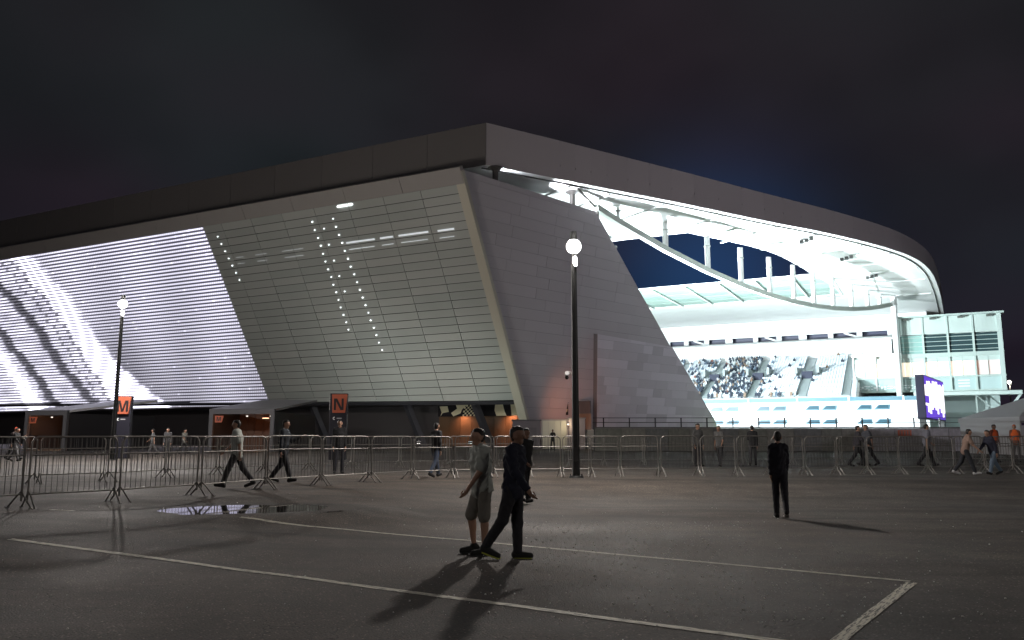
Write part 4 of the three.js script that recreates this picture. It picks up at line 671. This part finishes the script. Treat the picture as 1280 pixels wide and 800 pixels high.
/* pose: legs [[hip, knee, out], ...] and arms [[swing, elbow, out], ...] in radians, right then left; the figure faces +z */
function person(x, d, turn, o, label, group) {
  const H = o.h ?? 1.72, c = o.cell ?? 0.022, fine = c < 0.018, lean = o.lean ?? 0.04, legs = o.legs ?? [[0.35, 0.1, 0.03], [-0.3, 0.25, 0.03]], av = hash(Math.round(x * 10), Math.round(d * 10), 77), arms = o.arms ?? (av < 0.4 ? [[-0.35, 0.25, 0.1], [0.4, 0.4, 0.1]] : av < 0.7 ? [[0.25, 0.6, 0.08], [-0.25, 0.2, 0.12]] : [[0.5, 1.5, 0.06], [-0.15, 0.25, 0.1]]);
  const J = {}, hip = [0, 0.52 * H, 0], dir = (a, out, s) => [s * Math.sin(out), -Math.cos(a) * Math.cos(out), Math.sin(a) * Math.cos(out)], mul = (v, k) => [v[0] * k, v[1] * k, v[2] * k];
  const L = [1, -1].map((s, i) => { const [h, kn, out] = legs[i], a = add(hip, [s * 0.052 * H, -0.01 * H, 0]), k = add(a, mul(dir(h, out, s), 0.245 * H)), an = add(k, mul(dir(h - kn, out * 0.4, s), 0.235 * H)), pitch = clamp((h - kn) * 0.8, -0.6, 0.5), heel = add(an, [0, -0.022 * H, -0.018 * H]), toe = add(an, [s * 0.012 * H, -0.026 * H + Math.sin(pitch) * 0.09 * H * (pitch < 0 ? 1 : 0.7), 0.10 * H]); return { s, a, k, an, heel, toe, bk: [0, -Math.sin(h - kn), -Math.cos(h - kn)], dn: dir(h - kn, 0, s) }; });
  const low = Math.min(...L.flatMap((l) => [l.heel[1], l.toe[1]])) - 0.020 * H, shift = (q) => (q[1] -= low);
  const seen = new Set(); for (const l of L) for (const q of [l.a, l.k, l.an, l.heel, l.toe]) if (!seen.has(q)) { seen.add(q); shift(q); } shift(hip);
  const sp = (t, fx = 0) => [fx, hip[1] + Math.cos(lean) * t * H, Math.sin(lean) * t * H], waist = sp(0.07), chest = sp(0.20), sh = sp(0.285), neck = sp(0.325), head = add(sp(0.395), [0, 0, 0.012 * H + (o.nod ?? 0) * 0.03]), tw = o.twist ?? 0;
  const A = [1, -1].map((s, i) => { const [sw, el, out] = arms[i], a = [s * 0.098 * H, sh[1] - 0.008 * H, sh[2] + s * tw * 0.02], e = add(a, mul(dir(sw, out, s), 0.165 * H)), w = add(e, mul(dir(sw + el, out * 0.3, s), 0.145 * H)), hd = dir(sw + el, 0, s); return { s, a, e, w, hd }; });
  const B = (a, b, ra, rb, sx) => ({ a, b, ra: ra * H, rb: rb * H, sx });
  const torso = [B(hip, waist, 0.068, 0.060, 1.25), B(waist, chest, 0.060, 0.070, 1.3), B(chest, sh, 0.070, 0.045, 1.35), B([-0.075 * H, sh[1], sh[2]], [0.075 * H, sh[1], sh[2]], 0.036, 0.036)], neckB = [B(sh, neck, 0.036, 0.033), B(neck, head, 0.032, 0.03)];
  const headB = [B(add(head, [0, 0.015 * H, -0.008 * H]), add(head, [0, 0.018 * H, 0.006 * H]), 0.050, 0.048), B(add(head, [0, -0.012 * H, 0.012 * H]), add(head, [0, -0.042 * H, 0.022 * H]), 0.036, 0.022), B(add(head, [0, 0.008 * H, 0.052 * H]), add(head, [0, -0.010 * H, 0.062 * H]), 0.006, 0.010), ...[1, -1].map((s) => B(add(head, [s * 0.047 * H, 0.008 * H, 0]), add(head, [s * 0.049 * H, -0.012 * H, 0.002 * H]), 0.011, 0.008))];
  const up = A.map((m) => B(m.a, m.e, 0.030, 0.025)), fore = A.map((m) => B(m.e, m.w, 0.025, 0.016)), lk = o.shorts ? 1 : 0.78, th = L.map((l) => B(l.a, l.k, 0.050 * lk, 0.034 * lk)), shn = L.map((l) => B(l.k, l.an, 0.033 * lk, 0.020)), calf = o.shorts ? L.map((l) => B(add(add(l.k, mul(l.bk, 0.010 * H)), mul(l.dn, 0.04 * H)), add(add(l.k, mul(l.bk, 0.010 * H)), mul(l.dn, 0.10 * H)), 0.028, 0.024)) : [], foot = L.map((l) => B(l.heel, l.toe, 0.024, 0.018));
  const palm = A.map((m) => B(m.w, add(m.w, mul(m.hd, 0.045 * H)), 0.014, 0.018));
  const all = [...torso, ...neckB, ...headB, ...up, ...fore, ...palm, ...th, ...shn, ...calf, ...foot];
  const t = thing('person', label, 'person', [x, groundY(x, d) + 0.004, -d], turn, group); t.scale.x = o.wide ?? (0.9 + 0.18 * hash(Math.round(x * 7), 5, 3));
  const bg = [surface(field(all, 0.012 * H), ...bounds(all, 0.02), c)];
  if (fine) { const hs = headB; bg.push(surface(field(hs, 0.010 * H, 0.001), ...bounds(hs, 0.02), 0.006)); }
  const fr = 0.0045 * H; // fingers, each bent at the knuckle, and the thumb off the side of the palm
  for (const m of A) for (let q = 0; q < 5; q++) {
    const end = add(m.w, mul(m.hd, 0.058 * H)), sideZ = [0, m.hd[2] * 0.2, 1], thumb = q === 4, off = thumb ? [0, 0.02 * H, 0.016 * H] : [0, 0, (0.016 - q * 0.0107) * H], b0 = add(end, off), l = [0.026, 0.029, 0.027, 0.021, 0.022][q] * H, d1 = thumb ? [-m.s * 0.35, -0.75, 0.55] : [-m.s * 0.15, m.hd[1], m.hd[2]], b1 = add(b0, mul(d1, l)), d2 = thumb ? [-m.s * 0.5, -0.85, 0.1] : [-m.s * 0.6, m.hd[1] * 0.8, m.hd[2]], b2 = add(b1, mul(d2, l * 0.85));
    bg.push(bar(b0, b1, fr, 5), bar(b1, b2, fr, 5, fr * 0.8));
  }
  mesh('body', merge(bg), skinMs[o.skin ?? 0], t);
  const shirtB = [...torso, ...up, ...(o.sleeves ? fore : [])], g = o.loose ?? 0.014;
  if (!o.sleeves) A.forEach((m, i) => { shirtB[torso.length + i] = B(m.a, add(m.a, mul([m.e[0] - m.a[0], m.e[1] - m.a[1], m.e[2] - m.a[2]], 0.75)), 0.034, 0.034); });
  shirtB.push(B(add(hip, [0, -0.03 * H, 0]), hip, 0.068, 0.068, 1.28));
  mesh(o.sleeves ? 'jacket' : 'shirt', surface(field(shirtB, 0.02 * H, g, fine ? 0.011 : 0.006), ...bounds(shirtB, 0.05), fine ? 0.014 : c), cloth(o.top), t);
  const short = o.shorts, trB = [B(hip, add(hip, [0, 0.02 * H, 0]), 0.066, 0.064, 1.22), ...L.map((l) => B(l.a, short ? add(l.k, [0, 0.012 * H, 0]) : l.k, 0.054, short ? 0.046 : 0.040)), ...(short ? [] : L.map((l) => B(l.k, add(l.an, [0, 0.004 * H, 0]), 0.040, 0.031)))];
  mesh(short ? 'shorts' : 'trousers', surface(field(trB, 0.014 * H, 0.008, 0.005), ...bounds(trB, 0.05), fine ? 0.014 : c), cloth(o.legsCol), t);
  L.forEach((l) => { const sb = [B(l.heel, l.toe, 0.029, 0.021), B(add(l.an, [0, 0.004 * H, 0]), l.heel, 0.026, 0.028)], s = mesh('shoe', surface(field(sb, 0.01 * H, 0.004), ...bounds(sb, 0.03), fine ? 0.010 : Math.min(c, 0.016)), cloth(o.shoes ?? [0.015, 0.014, 0.014]), t); if (fine) mesh('sole', beam(add(l.heel, [0, -0.028 * H, -0.012]), add(l.toe, [0, -0.020 * H, 0.02]), 0.085, 0.018), cloth(o.sole ?? [0.3, 0.3, 0.28]), s); });
  const hb = [B(add(head, [0, 0.028 * H, -0.014 * H]), add(head, [0, 0.036 * H, 0.004 * H]), 0.0505, 0.043), B(add(head, [0, -0.004 * H, -0.022 * H]), add(head, [0, -0.016 * H, -0.022 * H]), 0.042, 0.034)];
  mesh(o.cap ? 'cap' : 'hair', surface(field(hb, 0.01 * H, 0.0005, 0.004), ...bounds(hb, 0.03), fine ? 0.009 : Math.min(c, 0.016)), o.cap ? cloth(o.cap) : hairM, t);
  if (fine) for (const s of [1, -1]) mesh('eye', new THREE.SphereGeometry(0.0055 * H, 8, 6).translate(head[0] + s * 0.018 * H, head[1] + 0.006 * H, head[2] + 0.046 * H), cloth([0.02, 0.015, 0.012]), t);
  if (o.bag) mesh('bag', rbox(0.3, 0.4, 0.16, 0.05, 0, sh[1] - 0.22, sh[2] - 0.2), cloth(o.bag), t);
  if (o.vest) { const vb = [B(waist, chest, 0.064, 0.074, 1.32), B(chest, sh, 0.074, 0.05, 1.36)]; mesh('vest', surface(field(vb, 0.02 * H, 0.022), ...bounds(vb, 0.06), c), cloth(o.vest), t); }
  return t;
}
const walk = [[0.42, 0.12, 0.03], [-0.36, 0.3, 0.03]], walk2 = [[-0.3, 0.35, 0.03], [0.36, 0.08, 0.03]], still = [[0.03, 0.02, 0.06], [-0.02, 0.02, 0.06]], hang = [[0.05, 0.2, 0.1], [-0.02, 0.25, 0.1]];
const navy = [0.012, 0.014, 0.028], black = [0.010, 0.010, 0.012], grey = [0.09, 0.09, 0.095], pale = [0.36, 0.38, 0.35], denim = [0.04, 0.055, 0.09], charcoal = [0.025, 0.025, 0.028];
// the walking pair and the others on the near asphalt
person(-0.40, 10.95, -1.15, { h: 1.64, cell: 0.016, legs: [[0.02, 0.03, 0.03], [0.30, 0.42, 0.03]], arms: [[0.3, 0.35, 0.12], [-0.3, 0.3, 0.12]], top: [0.34, 0.36, 0.33], legsCol: [0.16, 0.15, 0.13], shorts: true, loose: 0.026, lean: 0.08, shoes: [0.012, 0.012, 0.012], sole: [0.03, 0.03, 0.03] }, 'person in a loose pale shirt and grey shorts stepping beside the navy jacket');
person(0.02, 10.5, 1.2, { h: 1.66, cell: 0.016, legs: [[0.03, 0.02, 0.03], [-0.28, 0.32, 0.03]], arms: [[-0.2, 0.3, 0.12], [0.25, 0.45, 0.12]], top: navy, sleeves: true, legsCol: [0.022, 0.022, 0.026], shoes: [0.02, 0.02, 0.02], sole: [0.4, 0.42, 0.06], lean: 0.06, skin: 1, loose: 0.022 }, 'person in a navy jacket and black trousers with yellow-edged soles, walking');
person(0.30, 18.5, 0.6, { h: 1.68, cell: 0.018, legs: walk2, top: black, sleeves: true, legsCol: black, skin: 1 }, 'person all in black walking just behind the navy jacket');
person(5.17, 15.75, 2.9, { h: 1.63, cell: 0.017, wide: 0.88, legs: [[0.05, 0.03, 0.0], [-0.28, 0.4, 0.0]], top: [0.011, 0.011, 0.018], sleeves: true, legsCol: [0.013, 0.013, 0.018], arms: [[-0.25, 0.3, 0.06], [0.3, 0.5, 0.06]], skin: 1 }, 'lone person in dark clothes walking on the open asphalt towards the stadium');
// behind the barriers
person(-6.75, 19.9, -1.4, { h: 1.66, legs: walk, top: pale, legsCol: [0.03, 0.03, 0.032], loose: 0.03 }, 'person in a loose pale shirt and dark trousers behind the barriers near the wide gate');
person(-6.25, 22.2, 1.4, { h: 1.70, legs: walk2, top: [0.02, 0.025, 0.032], sleeves: true, legsCol: [0.02, 0.02, 0.024] }, 'person in a dark grey coat walking between the barrier rows behind the pale shirt');
person(-5.85, 27.4, 0.3, { h: 1.78, legs: still, arms: hang, top: black, sleeves: true, legsCol: [0.016, 0.016, 0.022] }, 'person in black standing before the letter N pylon');
person(-2.35, 24.95, 2.6, { h: 1.68, legs: walk, top: charcoal, sleeves: true, legsCol: denim }, 'person in a charcoal top and dark jeans close behind the barriers left of the pair');
person(3.55, 70.5, 0.1, { h: 1.8, cell: 0.03, legs: [[0.02, 0.02, 0.12], [-0.02, 0.02, 0.12]], arms: [[0.2, 1.3, 0.35], [0.2, 1.3, 0.35]], top: [0.03, 0.03, 0.026], sleeves: true, legsCol: [0.05, 0.05, 0.04], skin: 1 }, 'guard standing with legs apart in front of the white gate');
person(-25.3, 69, 0.2, { h: 1.75, cell: 0.03, legs: still, arms: hang, top: [0.55, 0.54, 0.5], legsCol: black }, 'person in a white shirt standing at the wide entrance gate');
person(-23.3, 57.5, 1.2, { h: 1.76, cell: 0.03, legs: walk, top: [0.2, 0.2, 0.18], legsCol: charcoal }, 'person in a khaki grey shirt walking towards the wide gate');
person(-24.4, 55, -1.3, { h: 1.74, cell: 0.03, legs: walk2, top: [0.16, 0.17, 0.18], legsCol: grey }, 'person in grey walking away from the wide gate');
person(-26.3, 42.8, 1.3, { h: 1.72, cell: 0.028, legs: walk, top: [0.03, 0.02, 0.02], sleeves: true, legsCol: black, cap: [0.4, 0.05, 0.02] }, 'person in dark clothes with a red cap by the bright gate');
person(-24.7, 40.3, 1.5, { h: 1.66, cell: 0.028, legs: walk2, top: black, sleeves: true, legsCol: grey, bag: [0.02, 0.02, 0.025] }, 'person with a dark backpack walking near the red cap');
person(-20.0, 47, 0.2, { h: 1.7, cell: 0.03, legs: still, arms: hang, top: charcoal, sleeves: true, legsCol: black }, 'person in charcoal standing by the letter M pylon');
person(7.75, 33.8, 0.4, { h: 1.75, legs: still, arms: hang, top: [0.05, 0.05, 0.05], sleeves: true, legsCol: black, skin: 1 }, 'person in dark grey standing between the barrier rows, right of the camera lamp post');
person(8.55, 33.4, -0.5, { h: 1.7, legs: walk, top: [0.07, 0.07, 0.07], legsCol: black, skin: 1 }, 'person in a grey shirt and black trousers walking beside the dark grey one');
person(10.25, 34.5, 2.8, { h: 1.72, legs: walk2, top: black, sleeves: true, legsCol: charcoal }, 'person in black walking away between the barrier rows');
person(14.3, 33.5, 1.4, { h: 1.7, legs: walk, top: [0.03, 0.028, 0.035], sleeves: true, legsCol: black }, 'person in a dark jacket walking right before the dark panels');
person(15.1, 34.4, -1.4, { h: 1.74, legs: walk2, top: [0.06, 0.065, 0.08], legsCol: charcoal }, 'person in a slate shirt passing the dark jacket');
person(17.1, 33.4, 1.5, { h: 1.76, legs: walk, top: [0.15, 0.155, 0.19], legsCol: black, loose: 0.03 }, 'person in a loose blue-grey shirt behind the front barriers near the pale panels');
person(14.75, 26.4, 1.35, { h: 1.5, legs: walk2, top: [0.22, 0.15, 0.12], legsCol: [0.02, 0.022, 0.028], lean: 0.25, shoes: [0.4, 0.4, 0.4] }, 'stooping person in a brown top and white shoes in front of the barriers');
person(15.6, 26.3, -1.3, { h: 1.48, legs: walk, top: [0.02, 0.022, 0.04], sleeves: true, legsCol: [0.10, 0.14, 0.19], lean: 0.3 }, 'stooping person in a dark top and pale blue jeans in front of the barriers');
person(23.0, 38.6, 0.3, { h: 1.78, legs: still, arms: hang, top: [0.1, 0.03, 0.02], legsCol: charcoal, vest: [0.55, 0.09, 0.02], skin: 2 }, 'steward with dark hair in an orange vest behind the second barrier row');
person(24.2, 38.9, -0.6, { h: 1.78, legs: still, arms: hang, top: [0.2, 0.08, 0.05], legsCol: grey, vest: [0.7, 0.13, 0.03], cap: [0.6, 0.12, 0.03] }, 'steward in an orange cap and vest behind the second barrier row');
person(22.7, 35.6, 0.2, { h: 1.5, legs: still, arms: hang, top: [0.22, 0.22, 0.2], legsCol: charcoal }, 'short person in a light shirt in front of the orange stewards');

renderer.render(scene, camera);
